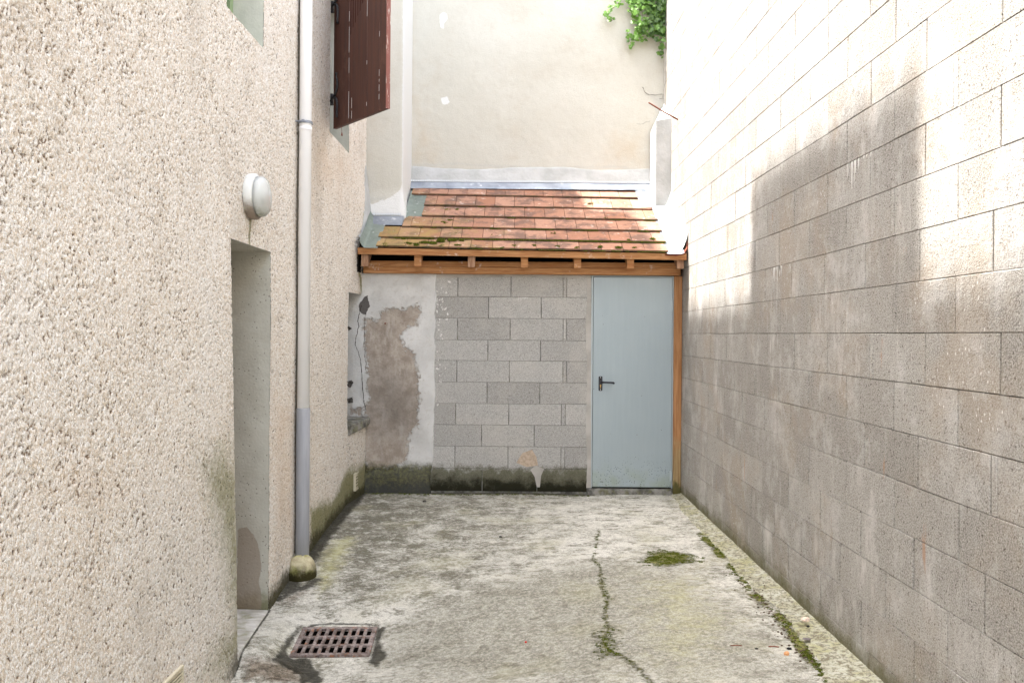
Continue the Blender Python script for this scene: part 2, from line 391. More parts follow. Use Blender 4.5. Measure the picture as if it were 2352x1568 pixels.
m = M('clay_tile', .85, .25)
t = m.attr('tone'); c = m.mix(t, (.33, .155, .095), (.42, .235, .165))
mv = m.noise(4.5, 5, .7); c = m.mix(m.rng(mv, .45, .60, 0, .85), c, (.165, .10, .078))
c = m.mix(m.mth('MULTIPLY', m.edge(m.attr('algae'), m.noise(6, 5, .7), .9, .3), .6), c, (.36, .30, .07))
c = m.mix(m.mth('MULTIPLY', m.rng(m.noise(90, 3), .42, .32), .5), c, (.12, .075, .055))
c = m.mix(m.mth('MULTIPLY', m.rng(m.noise(14, 5, .7), .60, .68), .5), c, (.75, .66, .58))
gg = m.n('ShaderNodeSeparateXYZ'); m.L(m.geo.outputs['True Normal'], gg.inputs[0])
fr = m.rng(gg.outputs[2], .3, .1)       # butt edges darkened to paint in the shadow lines of the tile rows
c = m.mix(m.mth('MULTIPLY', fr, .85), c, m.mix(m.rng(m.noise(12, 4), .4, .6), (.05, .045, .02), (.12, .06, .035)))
m.col(c).bump(m.noise(60, 4), .003); TILE = m.m
m = M('zinc', .5, .5, .45)
c = m.mix(m.rng(m.noise(5, 5, .65), .3, .7), (.19, .21, .25), (.30, .325, .36))
c = m.mix(m.mth('MULTIPLY', m.edge(m.attr('algae'), m.noise(7, 4), .6, .35), .6), c, (.20, .25, .17))
c = m.mix(m.mth('MULTIPLY', m.rng(m.noise(16, 5, .7), .60, .68), .5), c, (.8, .8, .82))
m.col(c).bump(m.noise(8, 4), .008); m.rgh(m.rng(m.noise(9, 4), .3, .7, .38, .62)); ZINC = m.m
m = M('galvanised_strip', .6, .4, .3)
hh = m.n('ShaderNodeTexVoronoi'); hh.inputs['Scale'].default_value = 1; hh.inputs['Randomness'].default_value = 0
m.L(m.vec(40, 1, 55), hh.inputs['Vector']); d = m.rng(hh.outputs[0], .30, .2)
m.col(m.mix(d, (.70, .73, .76), (.22, .24, .26))); STRIP = m.m

m = M('door_paint', .45, .5, .15)
sv = m.noise(1, 5, .7, m.vec(38, 38, 2.2))
c = m.mix(m.rng(sv, .3, .7), (.345, .405, .435), (.365, .425, .452))
c = m.mix(m.mth('MULTIPLY', m.rng(m.noise(1.7, 3), .4, .7), .4), c, (.41, .47, .49))
zd = m.mth('MULTIPLY', m.rng(m.sep('Z'), .42, .08), 1.0)
dm = m.mth('MULTIPLY', m.rng(m.mth('ADD', m.vor(62, m.vec(1, 1, .7)), m.mth('MULTIPLY', m.noise(9, 3), .45)), .46, .38), zd)
c = m.mix(m.mth('MULTIPLY', dm, .85), c, (.06, .06, .035))
c = m.mix(m.mth('MULTIPLY', m.rng(m.vor(9), .055, .03), .6), c, (.15, .12, .08))
c = m.mix(m.mth('MULTIPLY', m.mth('MULTIPLY', zd, zd), m.rng(m.noise(7, 4), .35, .7, 0, .5)), c, (.28, .33, .20))
m.col(c).bump(m.mth('ADD', m.mth('MULTIPLY', m.noise(2.2, 2), 3.0), m.mth('MULTIPLY', sv, .25)), .0035); m.rgh(m.rng(m.noise(5, 4), .3, .7, .36, .5)); DOOR = m.m
m = M('frame_paint', .5, .4, .1); m.col((.44, .50, .52)); FRM = m.m
m = M('black_plastic', .35, .5); m.col((.014, .014, .02)); BLK = m.m
m = M('brass', .35, .5, .9); m.col((.55, .36, .12)); BRASS = m.m
m = M('screw_metal', .3, .5, .9); m.col((.75, .74, .72)); SCREW = m.m
m = M('wrought_iron', .6, .4, .2); m.col(m.mix(m.rng(m.noise(60, 3), .4, .6), (.018, .018, .02), (.05, .045, .045))).bump(m.noise(90, 3), .003); IRON = m.m
m = M('dark_interior', 1, 0); m.col((.012, .010, .008)); DARK = m.m
m = M('white_pvc', .38, .45)
c = m.mix(m.rng(m.noise(3, 4), .3, .7), (.90, .905, .93), (.93, .935, .955)); m.col(c); PVCW = m.m
m = M('grey_pvc', .45, .45)
c = m.mix(m.rng(m.noise(1, 4, .7, m.vec(20, 20, 2)), .3, .7), (.235, .24, .255), (.295, .30, .315)); m.col(c); PVCG = m.m
m = M('cast_iron', .7, .4, .2)
c = m.mix(m.rng(m.noise(22, 5, .75), .36, .64), (.12, .085, .07), (.34, .285, .265)); c = m.mix(m.rng(m.noise(40, 4), .56, .68, 0, .8), c, (.33, .13, .055))
c = m.mix(m.rng(m.noise(60, 3), .42, .32, 0, .7), c, (.05, .035, .03)); m.col(c).bump(m.noise(60, 5, .7), .004); CAST = m.m
m = M('lamp_housing', .5, .4)
zl = m.mth('ADD', m.sep('Z'), m.mth('MULTIPLY', m.noise(20, 5, .7), -.14))
c = m.mix(m.rng(zl, 2.165, 2.07), (.68, .69, .67), (.24, .19, .15)); c = m.mix(m.rng(m.noise(14, 4), .5, .7, 0, .45), c, (.42, .45, .30)); m.col(c); LHOUS = m.m
m = M('lamp_glass', .18, .6); m.p.inputs['Transmission Weight'].default_value = .65; m.p.inputs['IOR'].default_value = 1.35
zl = m.mth('ADD', m.sep('Z'), m.mth('MULTIPLY', m.noise(30, 5, .7), -.12))
m.col(m.mix(m.rng(zl, 2.13, 2.05), (.86, .88, .87), (.45, .46, .36))); LGLASS = m.m
m = M('lamp_reflector', .5, .3); m.col((.82, .82, .79)); LREF = m.m

m = M('shutter_paint', .6, .35)
sv = m.noise(1, 5, .7, m.vec(30, 30, 1.6)); c = m.mix(m.rng(sv, .3, .7), (.065, .027, .020), (.12, .055, .040))
c = m.mix(m.rng(m.noise(3, 5, .7), .55, .75, 0, .6), c, (.16, .08, .055)); m.col(c).bump(sv, .002); m.rgh(m.rng(sv, .3, .7, .5, .7)); SHUT = m.m
m = M('shutter_edge_paint', .7, .3); c = m.mix(m.rng(m.noise(1, 5, .8, m.vec(90, 90, 8)), .55, .62), (.25, .10, .08), (.66, .58, .52)); m.col(c); SHEDGE = m.m
m = M('flaked_paint', .8, .2); m.col((.72, .70, .68)); FLAKE = m.m
m = M('beige_plastic', .55, .35); m.col((.62, .56, .42)); BEIGE = m.m
m = M('stone_sill', .85, .25)
c = m.mix(m.rng(m.noise(10, 6, .7), .38, .62), (.09, .085, .075), (.30, .29, .26)); c = m.mix(m.rng(m.noise(14, 5), .50, .65, 0, .5), c, (.15, .15, .05))
m.col(c).bump(m.noise(25, 5, .7), .01); SILL = m.m
m = M('doorstep_stone', .85, .25)
c = m.mix(m.rng(m.noise(1, 6, .7, m.vec(6, 14, 1)), .38, .62), (.40, .38, .33), (.63, .61, .57)); c = m.mix(m.rng(m.noise(8, 5), .55, .7, 0, .7), c, (.25, .25, .15))
m.col(c).bump(m.noise(25, 5, .7), .008); STEP = m.m
m = M('crack_dark', 1, 0); m.col((.05, .04, .032)); CRK = m.m
m = M('rust', .8, .3, .1); m.col(m.mix(m.rng(m.noise(60, 3), .4, .6), (.16, .04, .02), (.26, .085, .05))); RUST = m.m
m = M('dark_stone', .9, .2); m.col(m.mix(m.rng(m.noise(50, 4), .4, .6), (.05, .045, .04), (.12, .11, .10))).bump(m.noise(50, 4), .006); DSTONE = m.m
def leafmat(name, a, b):
    m = M(name, .45, .4); c = m.mix(m.attr('tone'), a, b); c = m.mix(m.rng(m.noise(40, 2), .4, .65, 0, .35), c, (.25, .42, .10)); m.col(c)
    tr = m.n('ShaderNodeBsdfTranslucent'); m.L(m.mix(.5, c, (.25, .5, .04)), tr.inputs[0]); mx = m.n('ShaderNodeMixShader'); mx.inputs[0].default_value = .3
    m.t.links.new(m.p.outputs[0], mx.inputs[1]); m.t.links.new(tr.outputs[0], mx.inputs[2]); m.t.links.new(mx.outputs[0], m.t.nodes['Material Output'].inputs[0]); return m.m
LEAF = leafmat('ivy_leaf', (.012, .035, .014), (.15, .31, .045))
m = M('stem_bark', .9, .2); m.col((.16, .10, .05)); STEM = m.m
m = M('moss_green', .95, .1); m.col(m.mix(m.attr('tone'), (.025, .035, .006), (.15, .175, .02))); MOSS = m.m
def plain(name, c, r=.9):
    m = M(name, r, .2); m.col(m.mix(m.rng(m.noise(60, 3), .35, .65), c, tuple(min(1, k*1.5) for k in c))); return m.m

# ------------------------------------------------------------------ ground
GY = np.array([-60, 0, 3.5, 4.3, 4.7, 5.2, 6.5, 8.0, 60.]); GH = np.array([-.25, -.25, -.272, -.282, -.262, -.155, -.06, -.01, -.01])
GPL = None
def gz(X, Y):
    h = gz0(X, Y)
    if GPL is not None:
        u, v = guv(X, Y); w_ = sstep(.10, .01, np.maximum(np.abs(u)-gw/2, np.abs(v)-gd/2)); h = h+(GPL[0]+GPL[1]*X+GPL[2]*Y-h)*w_
    return h
def gz0(X, Y):
    wx = sstep(1.25, -1.15, X); h = np.interp(Y, GY, GH)
    h = .5*h+.25*(np.interp(np.asarray(Y)+.22, GY, GH)+np.interp(np.asarray(Y)-.22, GY, GH))
    h = h*wx-.020*(1-wx); q = sstep(-1.05, -1.36, X)*sstep(4.1, 4.4, Y)*sstep(5.25, 5.0, Y); h = h+(-.188-h)*q
    return h+.012*(fbm(np.asarray(X)*1.6, np.asarray(Y)*1.6, 3, 3)-.5)
def og(x, y):      # photo point -> ground point
    z = -.1
    for _ in range(8): p = onZ(x, y, z); z = float(gz(p.x, p.y))
    return (p.x, p.y)
def P2(pts): return [og(*p) for p in pts]
GA = Vector((-1.215, 4.50)); gdir = Vector((.44, .0)).normalized(); GROT = math.radians(1.0)
_ga = [Vector(og(664, 1506)), Vector(og(849, 1504)), Vector(og(867, 1440)), Vector(og(697, 1441))]
gc = sum(_ga, Vector((0, 0)))/4; gang = math.atan2((_ga[1]-_ga[0]).y+(_ga[2]-_ga[3]).y, (_ga[1]-_ga[0]).x+(_ga[2]-_ga[3]).x)
gux = Vector((math.cos(gang), math.sin(gang)))
_s = (_ga[3]+_ga[2]-_ga[0]-_ga[1]).normalized(); guy = _s
gw = ((_ga[1]-_ga[0]).length+(_ga[2]-_ga[3]).length)/2; gd = ((_ga[3]-_ga[0]).length+(_ga[2]-_ga[1]).length)/2
_M = np.linalg.inv(np.array([[gux.x, guy.x], [gux.y, guy.y]]))
def guv(X, Y):
    dx, dy = np.asarray(X)-gc.x, np.asarray(Y)-gc.y; return _M[0, 0]*dx+_M[0, 1]*dy, _M[1, 0]*dx+_M[1, 1]*dy
_c = [gc+gux*a*gw/2+guy*b_*gd/2 for a in (-1, 1) for b_ in (-1, 1)]
_z = [float(gz(p.x, p.y)) for p in _c]; _A = np.array([[1, p.x, p.y] for p in _c]); GPL = tuple(np.linalg.lstsq(_A, np.array(_z), rcond=None)[0])
def gattrs(a, b):
    P = (a, b)
    jx = a+.05*(fbm(a*9, b*9, 5)-.5); jy = b+.05*(fbm(a*9, b*9, 8)-.5); J = (jx, jy)
    moss = soft(-.03+sd_poly(J, P2([(1462, 1292), (1490, 1266), (1540, 1262), (1600, 1272), (1592, 1290), (1540, 1302), (1500, 1298)])), .13)
    strip = P2([(1612, 1225), (1640, 1252), (1668, 1288), (1700, 1322), (1740, 1372), (1790, 1415), (1812, 1440), (1850, 1500), (1885, 1530), (1905, 1568)])
    ds = sd_line(J, strip); moss = np.maximum(moss,   .34*soft(.045-ds, .05)+.55*soft(.035-ds, .05)*sstep(.32, .52, fbm(a*9, b*9, 21)))
    crack = P2([(1376, 1215), (1368, 1250), (1363, 1285), (1384, 1312), (1382, 1345), (1398, 1372), (1393, 1410), (1396, 1440), (1390, 1485), (1415, 1500), (1448, 1520), (1470, 1532), (1502, 1568)])
    dc = sd_line(J, crack); moss = np.maximum(moss, .62*soft(.026-dc, .035)*sstep(.28, .48, fbm(a*5, b*5, 33)))
    moss = np.maximum(moss, soft(.10-sd_line(J, P2([(1385, 1450), (1400, 1478), (1390, 1500)])), .12)*.55)
    moss = np.maximum(moss, soft(.05-sd_line(J, P2([(1480, 1465), (1560, 1455), (1600, 1462)])), .10)*.45)
    moss = np.maximum(moss, soft(.03-sd_line(J, P2([(1380, 1290), (1460, 1312), (1500, 1300)])), .08)*.4)
    moss = np.maximum(moss, .60*soft(a-(-1.38), .07)*0+.55*soft(.05-np.abs(b-7.80), .08)*(a < 1.0))
    moss = np.maximum(moss, .5*soft(.05-np.abs(a-XL), .12)*(b > 5))
    dark = soft(sd_poly(J, P2([(668, 1452), (690, 1436), (668, 1475), (655, 1498), (672, 1512), (705, 1518), (738, 1540), (742, 1568), (690, 1568), (690, 1548), (655, 1528), (622, 1520), (640, 1492)])), .05)
    dark = np.maximum(dark, .9*soft(sd_poly(J, P2([(868, 1436), (893, 1438), (880, 1470), (890, 1500), (868, 1530), (845, 1520), (858, 1480)])), .05))
    dark = np.maximum(dark, .8*soft(.02-sd_line(J, P2([(715, 1436), (760, 1432), (870, 1436)])), .03))
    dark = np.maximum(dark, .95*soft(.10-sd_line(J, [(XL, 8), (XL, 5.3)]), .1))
    dark = np.maximum(dark, .8*soft(.06-sd_line(J, P2([(640, 1375), (700, 1345), (730, 1330)])), .1))
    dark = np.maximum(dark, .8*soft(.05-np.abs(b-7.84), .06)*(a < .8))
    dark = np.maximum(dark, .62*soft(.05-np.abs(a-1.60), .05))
    dark = np.maximum(dark, (.6+.4*fbm(a*4, b*4, 77))*soft(.005-dc, .012))
    dark = np.maximum(dark, .9*soft(.010-sd_line(P, [(-1.40, 4.2), (-1.452, 5.0)]), .012))
    brown = .8*soft(sd_poly(J, P2([(550, 1568), (556, 1535), (620, 1512), (700, 1530), (710, 1568)])), .08)
    brown = np.maximum(brown, .62*soft(sd_poly(J, P2([(640, 1370), (740, 1330), (720, 1370), (660, 1400)])), .12))
    brown = np.maximum(brown, .55*soft(sd_poly(J, P2([(1710, 1370), (1760, 1375), (1850, 1490), (1800, 1440)])), .05))
    yellow = .75*soft(sd_poly(J, P2([(760, 1240), (820, 1230), (770, 1330), (735, 1370), (720, 1330)])), .12)
    yellow = np.maximum(yellow, .6*soft(sd_poly(J, P2([(1480, 1330), (1600, 1320), (1680, 1420), (1600, 1540), (1480, 1500)])), .4))
    lich = .53+.26*soft(sd_poly(J, P2([(830, 1135), (960, 1140), (900, 1220), (800, 1290), (740, 1290)])), .3)
    lich = lich+.16*soft(sd_poly(J, P2([(820, 1140), (1250, 1150), (1250, 1250), (760, 1400), (640, 1380)])), .4)
    lich = lich-.30*soft(sd_poly(J, P2([(620, 1470), (680, 1415), (850, 1400), (960, 1385), (900, 1430), (690, 1430)])), .15)
    lich = lich-.12*soft(sd_poly(J, P2([(1250, 1150), (1550, 1150), (1600, 1260), (1200, 1310)])), .3)
    grain = .9*soft(sd_poly(J, P2([(940, 1568), (900, 1480), (960, 1410), (1080, 1370), (1180, 1328), (1300, 1302), (1400, 1290), (1560, 1310), (1700, 1420), (1820, 1568)])), .16)
    return dict(moss=moss, dark=dark, brown=brown, yellow=yellow, lich=lich, grain=grain)
GX = np.concatenate([[-60, -25, -12, -6, -3.2], np.arange(-2.1, 1.75, .012), [3, 6, 12, 25, 60]])
GYY = np.concatenate([[-60, -30, -12, -5, -1, 1.5], np.arange(3.0, 8.0, .012), [9, 12, 25, 60]])
def ing(a, b, mrg=0.):
    dx, dy = a-gc.x, b-gc.y
    M2 = np.linalg.inv(np.array([[gux.x, guy.x], [gux.y, guy.y]])); u = M2[0, 0]*dx+M2[0, 1]*dy; v = M2[1, 0]*dx+M2[1, 1]*dy
    return (np.abs(u) < gw/2-mrg) & (np.abs(v) < gd/2-mrg)
gnd = gridobj('ground', GX, GYY, lambda a, b: (a, b, gz(a, b)+.010*np.where(ing(a, b, -.02), -1, 0)), YARD, keep=lambda a, b: ~ing(a, b, .022), attrs=gattrs)
gnd['kind'] = 'structure'

# yellow cement fillet at the foot of the block wall
fe = [Vector(og(*p)) for p in [(1546, 1140), (1570, 1180), (1600, 1212), (1640, 1250), (1690, 1312), (1740, 1362), (1790, 1400), (1835, 1455), (1868, 1500), (1900, 1568)]]
fys = np.array([p.y for p in fe][::-1]); fxs = np.array([p.x for p in fe][::-1])
def fpos(a, b):
    e = np.interp(b, fys, fxs)+.05*(fbm(b*7, b*0, 4)-.5)+.02*(fbm(b*40, b*0, 6)-.5)
    x = e+(XR+.01-e)*a; hgt = .010*sstep(0, .10, a)+.017*a**2.2+.010*(fbm(x*22, b*22, 9)-.5)*sstep(0, .1, a)
    return x, b, gz(x, b)-.003+hgt
fil = gridobj('cement_fillet', np.linspace(0, 1, 14), np.arange(2.2, 7.86, .02), fpos, CEM)
fil['kind'] = 'structure'

# ------------------------------------------------------------------ left house
house = thing('house', 'tall house with beige roughcast walls along the left side of the yard', 'house', (XL, 4.5, 0))
def bulge(Y, z):
    b1 = .055*np.clip((2.0-z)/2.3, 0, 1)*sstep(4.9, 4.35, Y)
    b2 = .078*sstep(7.3, 7.84, Y)*sstep(.75, .6, z)
    b3 = .03*sstep(7.5, 7.84, Y)*sstep(1.75, 1.9, z)*sstep(3.2, 2.6, z)
    return XL+b1+b2+b3+.012*(fbm(Y*1.3, z*1.3, 11, 2)-.5)*sstep(8.4, 8.0, Y)
OP = dict(door=(4.27, 4.99, -1, 1.975), w1=(4.18, 4.80, 3.137, 4.4), w2=(6.55, 7.32, 3.08, 4.35), ni=(7.355, 7.86, .652, 1.857))
def lines(lo, hi, st, cuts):
    L = [lo]+sorted(c for c in cuts if lo < c < hi)+[hi]; o = []
    for p, q in zip(L[:-1], L[1:]):
        n = max(1, int(round((q-p)/st))); o += list(np.linspace(p, q, n, endpoint=False))
    return np.array(o+[hi])
cy = [v for k in OP.values() for v in k[:2]]; cz_ = [v for k in OP.values() for v in k[2:]]
HY = np.concatenate([[-4, 0], lines(1.8, 2.3, .02, cy)[:-1], lines(2.3, 4.4, .0038, cy)[:-1], lines(4.4, 6.0, .0058, cy)[:-1], lines(6.0, 8.45, .011, cy)]); HZ = np.concatenate([lines(-.5, -.3, .02, cz_)[:-1], lines(-.3, 3.3, .0046, cz_)[:-1], lines(3.3, 5.0, .011, cz_), [6.5, 8.49]])
def grit(Y, z):
    wy = Y+.006*vn(Y*90, z*90, 31); wz_ = z+.006*vn(Y*90, z*90, 37)
    c1 = vn(wy*165, wz_*128, 41); c2 = vn(wy*88, wz_*70, 43); c3 = vn(wy*230, wz_*200, 47); c4 = fbm(Y*9, z*7, 49, 3)
    return .48*c1+.26*c2+.16*c3+.10+.16*(c4-.5)
def hkeep(a, b):
    k = np.ones(a.shape, bool)
    for y0, y1, z0, z1 in OP.values(): k &= ~((a > y0) & (a < y1) & (b > z0) & (b < z1))
    return k
def PX(pts, X=XL): return [(onX(x, y, X).y, onX(x, y, X).z) for x, y in pts]
def hattrs(a, b):
    jx = a+.10*(fbm(a*5, b*5, 5)-.5); jy = b+.10*(fbm(a*5, b*5, 8)-.5); J = (jx, jy)
    green = .72*1.0*soft(sd_poly(J, PX([(430, 1050), (500, 1000), (545, 1040), (552, 1570), (420, 1570), (500, 1420), (470, 1250)])), .22)
    green = np.maximum(green, 1.0*soft(sd_poly(J, PX([(712, 1170), (760, 1150), (800, 1080), (842, 1040), (842, 1140), (715, 1300)])), .10))
    green = np.maximum(green, .95*soft(.018-sd_line(J, PX([(574, 505), (573, 560)])), .03))
    green = np.maximum(green, .95*soft(.035-sd_line(J, PX([(828, 500), (822, 560), (818, 610), (822, 665)])), .05))
    green = np.maximum(green, .8*soft(.10-sd_line(J, [(5.0, -.2), (7.9, 0)]), .12))
    dark = .98*soft(.09-sd_line(J, [(5.0, -.19), (5.3, -.15), (6.5, -.08), (7.9, -.02)]), .10)
    dark = np.maximum(dark, .8*soft(sd_poly(J, PX([(712, 1235), (760, 1215), (840, 1095), (842, 1140), (715, 1300)])), .04))
    dark = np.maximum(dark, .9*soft(sd_poly(J, PX([(490, 1568), (530, 1470), (550, 1440), (552, 1568)])), .10))
    pd = np.abs(a-5.60); dark = np.maximum(dark, 1.0*soft(.03-pd, .03)*(b > .0))  # stain along the downpipe, with the pipe's shadow painted into it
    tan = .7*soft(sd_poly(J, PX([(735, 300), (780, 330), (800, 360), (780, 450), (720, 450)])), .3)
    tan = np.maximum(tan, .6*soft(sd_poly(J, PX([(625, 900), (680, 900), (680, 1250), (625, 1250)])), .2))
    tan = np.maximum(tan, .5*soft(sd_poly(J, PX([(60, 980), (330, 1080), (200, 1180), (40, 1130)])), .2))
    grey = .7*soft(sd_poly(J, PX([(300, 1150), (540, 1000), (550, 1568), (200, 1568)])), .4)
    return dict(green=green, dark=dark, tan=tan, grey=grey, grit=grit(a, b))
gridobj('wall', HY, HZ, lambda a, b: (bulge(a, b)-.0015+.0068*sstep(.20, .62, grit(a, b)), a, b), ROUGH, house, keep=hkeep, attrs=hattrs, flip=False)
b = MB()    # gable end, rear and top of the house (outside the picture, closes the volume)
b.quad((XL, 8.45, -.5), (-9, 8.45, -.5), (-9, 8.45, 8.49), (XL, 8.45, 8.49)); b.quad((XL, -4, -.5), (XL, -4, 8.49), (-9, -4, 8.49), (-9, -4, -.5)); b.quad((-9, -4, -.5), (-9, -4, 8.49), (-9, 8.45, 8.49), (-9, 8.45, -.5))
obj('side_wall', b, WPL, house)
b = MB(); b.hexa([(XL, -4, 8.49), (-9, -4, 8.49), (-9, 8.45, 8.49), (XL, 8.45, 8.49)], [(-2.2, -4, 8.62), (-9, -4, 9.0), (-9, 8.45, 9.0), (-2.2, 8.45, 8.62)]); obj('roof', b, ZINC, house)
b = MB(); b.box((-2.6, 3.40, 8.5), (XL-.002, 5.72, 9.33)); obj('dormer', b, WPL, house)
# reveals
def reveal(name, key, depth, mat, back=None, backmat=None, top=True, bottom=True, near=True, far=True):
    y0, y1, z0, z1 = OP[key]; bb = MB()
    def e(y, z): return float(bulge(np.array(y), np.array(z)))+.002
    zs = 0; xb = XL-depth
    o = []
    if far:
        A = np.linspace(0, 1, 24)
        ex = float(bulge(np.array(y1), np.array(1.)))
        def at(a, b):
            if key != 'door': return dict(green=b*0, brown=b*0)
            X = xb+(ex-xb)*a
            g = soft(.0-b+(-.08)+.0, .10)*.9
            pl = [(onY(x, y, y1).x, onY(x, y, y1).z) for x, y in [(545, 1210), (570, 1208), (590, 1240), (597, 1290), (600, 1400), (540, 1400)]]
            return dict(green=g, brown=.9*soft(sd_poly((X+.03*(fbm(X*12, b*12, 3)-.5), b), pl), .03))
        gridobj(name, A, np.linspace(max(z0, -.35), z1, 120 if key == 'door' else 20), lambda a, b: (xb+(bulge(a*0+y1, b)+.002-xb)*a, a*0+y1+.004*(fbm(a*3, b*3, 2)-.5), b), mat, house, attrs=at)
    if near:
        A = np.linspace(0, 1, 6)
        gridobj(name, A, np.linspace(max(z0, -.35), z1, 30), lambda a, b: (xb+(bulge(a*0+y0, b)+.002-xb)*a, a*0+y0, b), mat, house, flip=True)
    if top:
        bb.quad((xb, y0, z1), (e(y0, z1), y0, z1), (e(y1, z1), y1, z1), (xb, y1, z1))
        obj(name, bb, mat, house); bb = MB()
    if bottom: bb.quad((xb, y0, z0), (xb, y1, z0), (e(y1, z0), y1, z0), (e(y0, z0), y0, z0))
    if bb.f: obj(name, bb, mat, house)
    if back:
        q = MB(); q.quad((xb+.001, y0, max(z0, -.35)), (xb+.001, y1, max(z0, -.35)), (xb+.001, y1, z1), (xb+.001, y0, z1)); return obj(back, q, backmat, house)
reveal('door_reveal', 'door', .34, REVEAL, bottom=False)
W1 = reveal('window_reveal', 'w1', .22, WREV, 'window', DARK)
reveal('window_reveal', 'w2', .22, WREV, 'window', DARK)
y0, y1, z0, z1 = OP['ni']; b = MB(); b.quad((XL-.5, y0, z1), (XL-.003, y0, z1), (XL-.003, y1, z1), (XL-.5, y1, z1)); b.quad((XL-.5, y0, z0), (XL-.003, y0, z0), (XL-.003, y0, z1), (XL-.5, y0, z1)); obj('recess_reveal', b, OLDPL, house)
b = MB(); b.quad((XL-.34, 4.27, -.35), (XL-.34, 4.99, -.35), (XL-.34, 4.99, 1.975), (XL-.34, 4.27, 1.975)); obj('entrance_door', b, SHUT, house)
b = MB(); b.box((XL-.219, 4.18, 3.137), (XL-.17, 4.80, 3.19)); b.box((XL-.219, 4.745, 3.19), (XL-.17, 4.798, 4.39)); b.box((XL-.219, 4.182, 3.19), (XL-.17, 4.235, 4.39)); b.box((XL-.219, 4.46, 3.19), (XL-.18, 4.52, 4.39))
m = M('green_paint', .5, .4); m.col((.30, .40, .22)); GPAINT = m.m
wf = obj('window_frame', b, GPAINT, W1)
# doorstep
b = MB(); b.hexa([(XL-.34, 4.275, -.4), (-1.408, 4.275, -.4), (-1.455, 4.985, -.4), (XL-.34, 4.985, -.4)], [(XL-.34, 4.275, -.170), (-1.408, 4.275, -.180), (-1.455, 4.985, -.178), (XL-.34, 4.985, -.168)])
obj('doorstep', b, STEP, house, bevel=.006)
# sill of the recess
b = MB(); pl = [(-1.457, 7.357), (-1.375, 7.62), (-1.338, 7.78), (-1.338, 7.857), (-1.95, 7.857), (-1.95, 7.357)]
b.hexa([(x, y, .572+.07*(y-7.36)/.5) for x, y in pl], [(x, y, .668+.028*(y-7.36)/.5+(.03 if x < -1.5 else 0)) for x, y in pl]); obj('sill', b, SILL, house, bevel=.008)
# ground-floor vents in the wall
def vent(label, y0, y1, z0, z1, X, n):
    t = thing('wall_vent', label, 'vent', (X, (y0+y1)/2, z0)); b = MB(); f = .010
    b.box((X-.01, y0, z0), (X+.012, y0+f, z1)); b.box((X-.01, y1-f, z0), (X+.012, y1, z1)); b.box((X-.01, y0+f, z0), (X+.012, y1-f, z0+f)); b.box((X-.01, y0+f, z1-f), (X+.012, y1-f, z1)); obj('frame', b, BEIGE, t)
    b = MB(); b.quad((X+.001, y0+f, z0+f), (X+.001, y1-f, z0+f), (X+.001, y1-f, z1-f), (X+.001, y0+f, z1-f)); obj('backing', b, DARK, t)
    b = MB(); pitch = (z1-z0-2*f)/n
    for i in range(n):
        z = z0+f+pitch*i; b.box((X+.002, y0+f, z+pitch*.25), (X+.009, y1-f, z+pitch*.62))
    obj('louvre', b, BEIGE, t)
xv = float(bulge(np.array(3.45), np.array(0.)))
vent('beige louvred vent low on the near left wall at the bottom edge', 3.29, 3.546, -.14, .066, xv+.004, 12)
vent('tiny slatted vent at the foot of the wall beneath the recess sill', 7.50, 7.66, .06, .215, float(bulge(np.array(7.58), np.array(.1)))+.004, 5)

# shutter
H0 = Vector((-1.44, 6.60)); H1 = Vector((-.922, 5.977)); dd = (H1-H0); sw = dd.length; dd.normalize(); nn = Vector((dd.y, -dd.x)); ZS0, ZS1 = 3.117, 4.40
def sp(t, z, o=0):     # point on the shutter's outer face
    p = H0+dd*t+nn*o; return (p.x, p.y, z)
cuts = [0, .255, .53, sw-.10, sw-.004]; b = MB()
for p, q in zip(cuts[:-1], cuts[1:]):
    g = .0025; b.hexa([sp(p+g, ZS0, 0), sp(q-g, ZS0, 0), sp(q-g, ZS0, -.032), sp(p+g, ZS0, -.032)], [sp(p+g, ZS1, 0), sp(q-g, ZS1, 0), sp(q-g, ZS1, -.032), sp(p+g, ZS1, -.032)])
shut = obj('shutter', b, SHUT, house, bevel=.003); shut['label'] = 'dark brown plank shutter standing open on iron hinges'
b = MB(); b.hexa([sp(sw-.004, ZS0, .001), sp(sw, ZS0, .001), sp(sw, ZS0, -.033), sp(sw-.004, ZS0, -.033)], [sp(sw-.004, ZS1, .001), sp(sw, ZS1, .001), sp(sw, ZS1, -.033), sp(sw-.004, ZS1, -.033)]); obj('edge_strip', b, SHEDGE, shut)
b = MB()
for k in range(7):   # carved slots of the middle plank
    t = .275+k*.036; zb = 3.79+.035*k+.01*(k % 2); b.hexa([sp(t, zb, .0012), sp(t+.011, zb+.01, .0012), sp(t+.011, zb+.01, .0003), sp(t, zb, .0003)], [sp(t, ZS1-.05, .0012), sp(t+.011, ZS1-.05, .0012), sp(t+.011, ZS1-.05, .0003), sp(t, ZS1-.05, .0003)])
m = M('shutter_groove', .8, .2); m.col((.055, .018, .014)); obj('groove', b, m.m, shut)
b = MB()
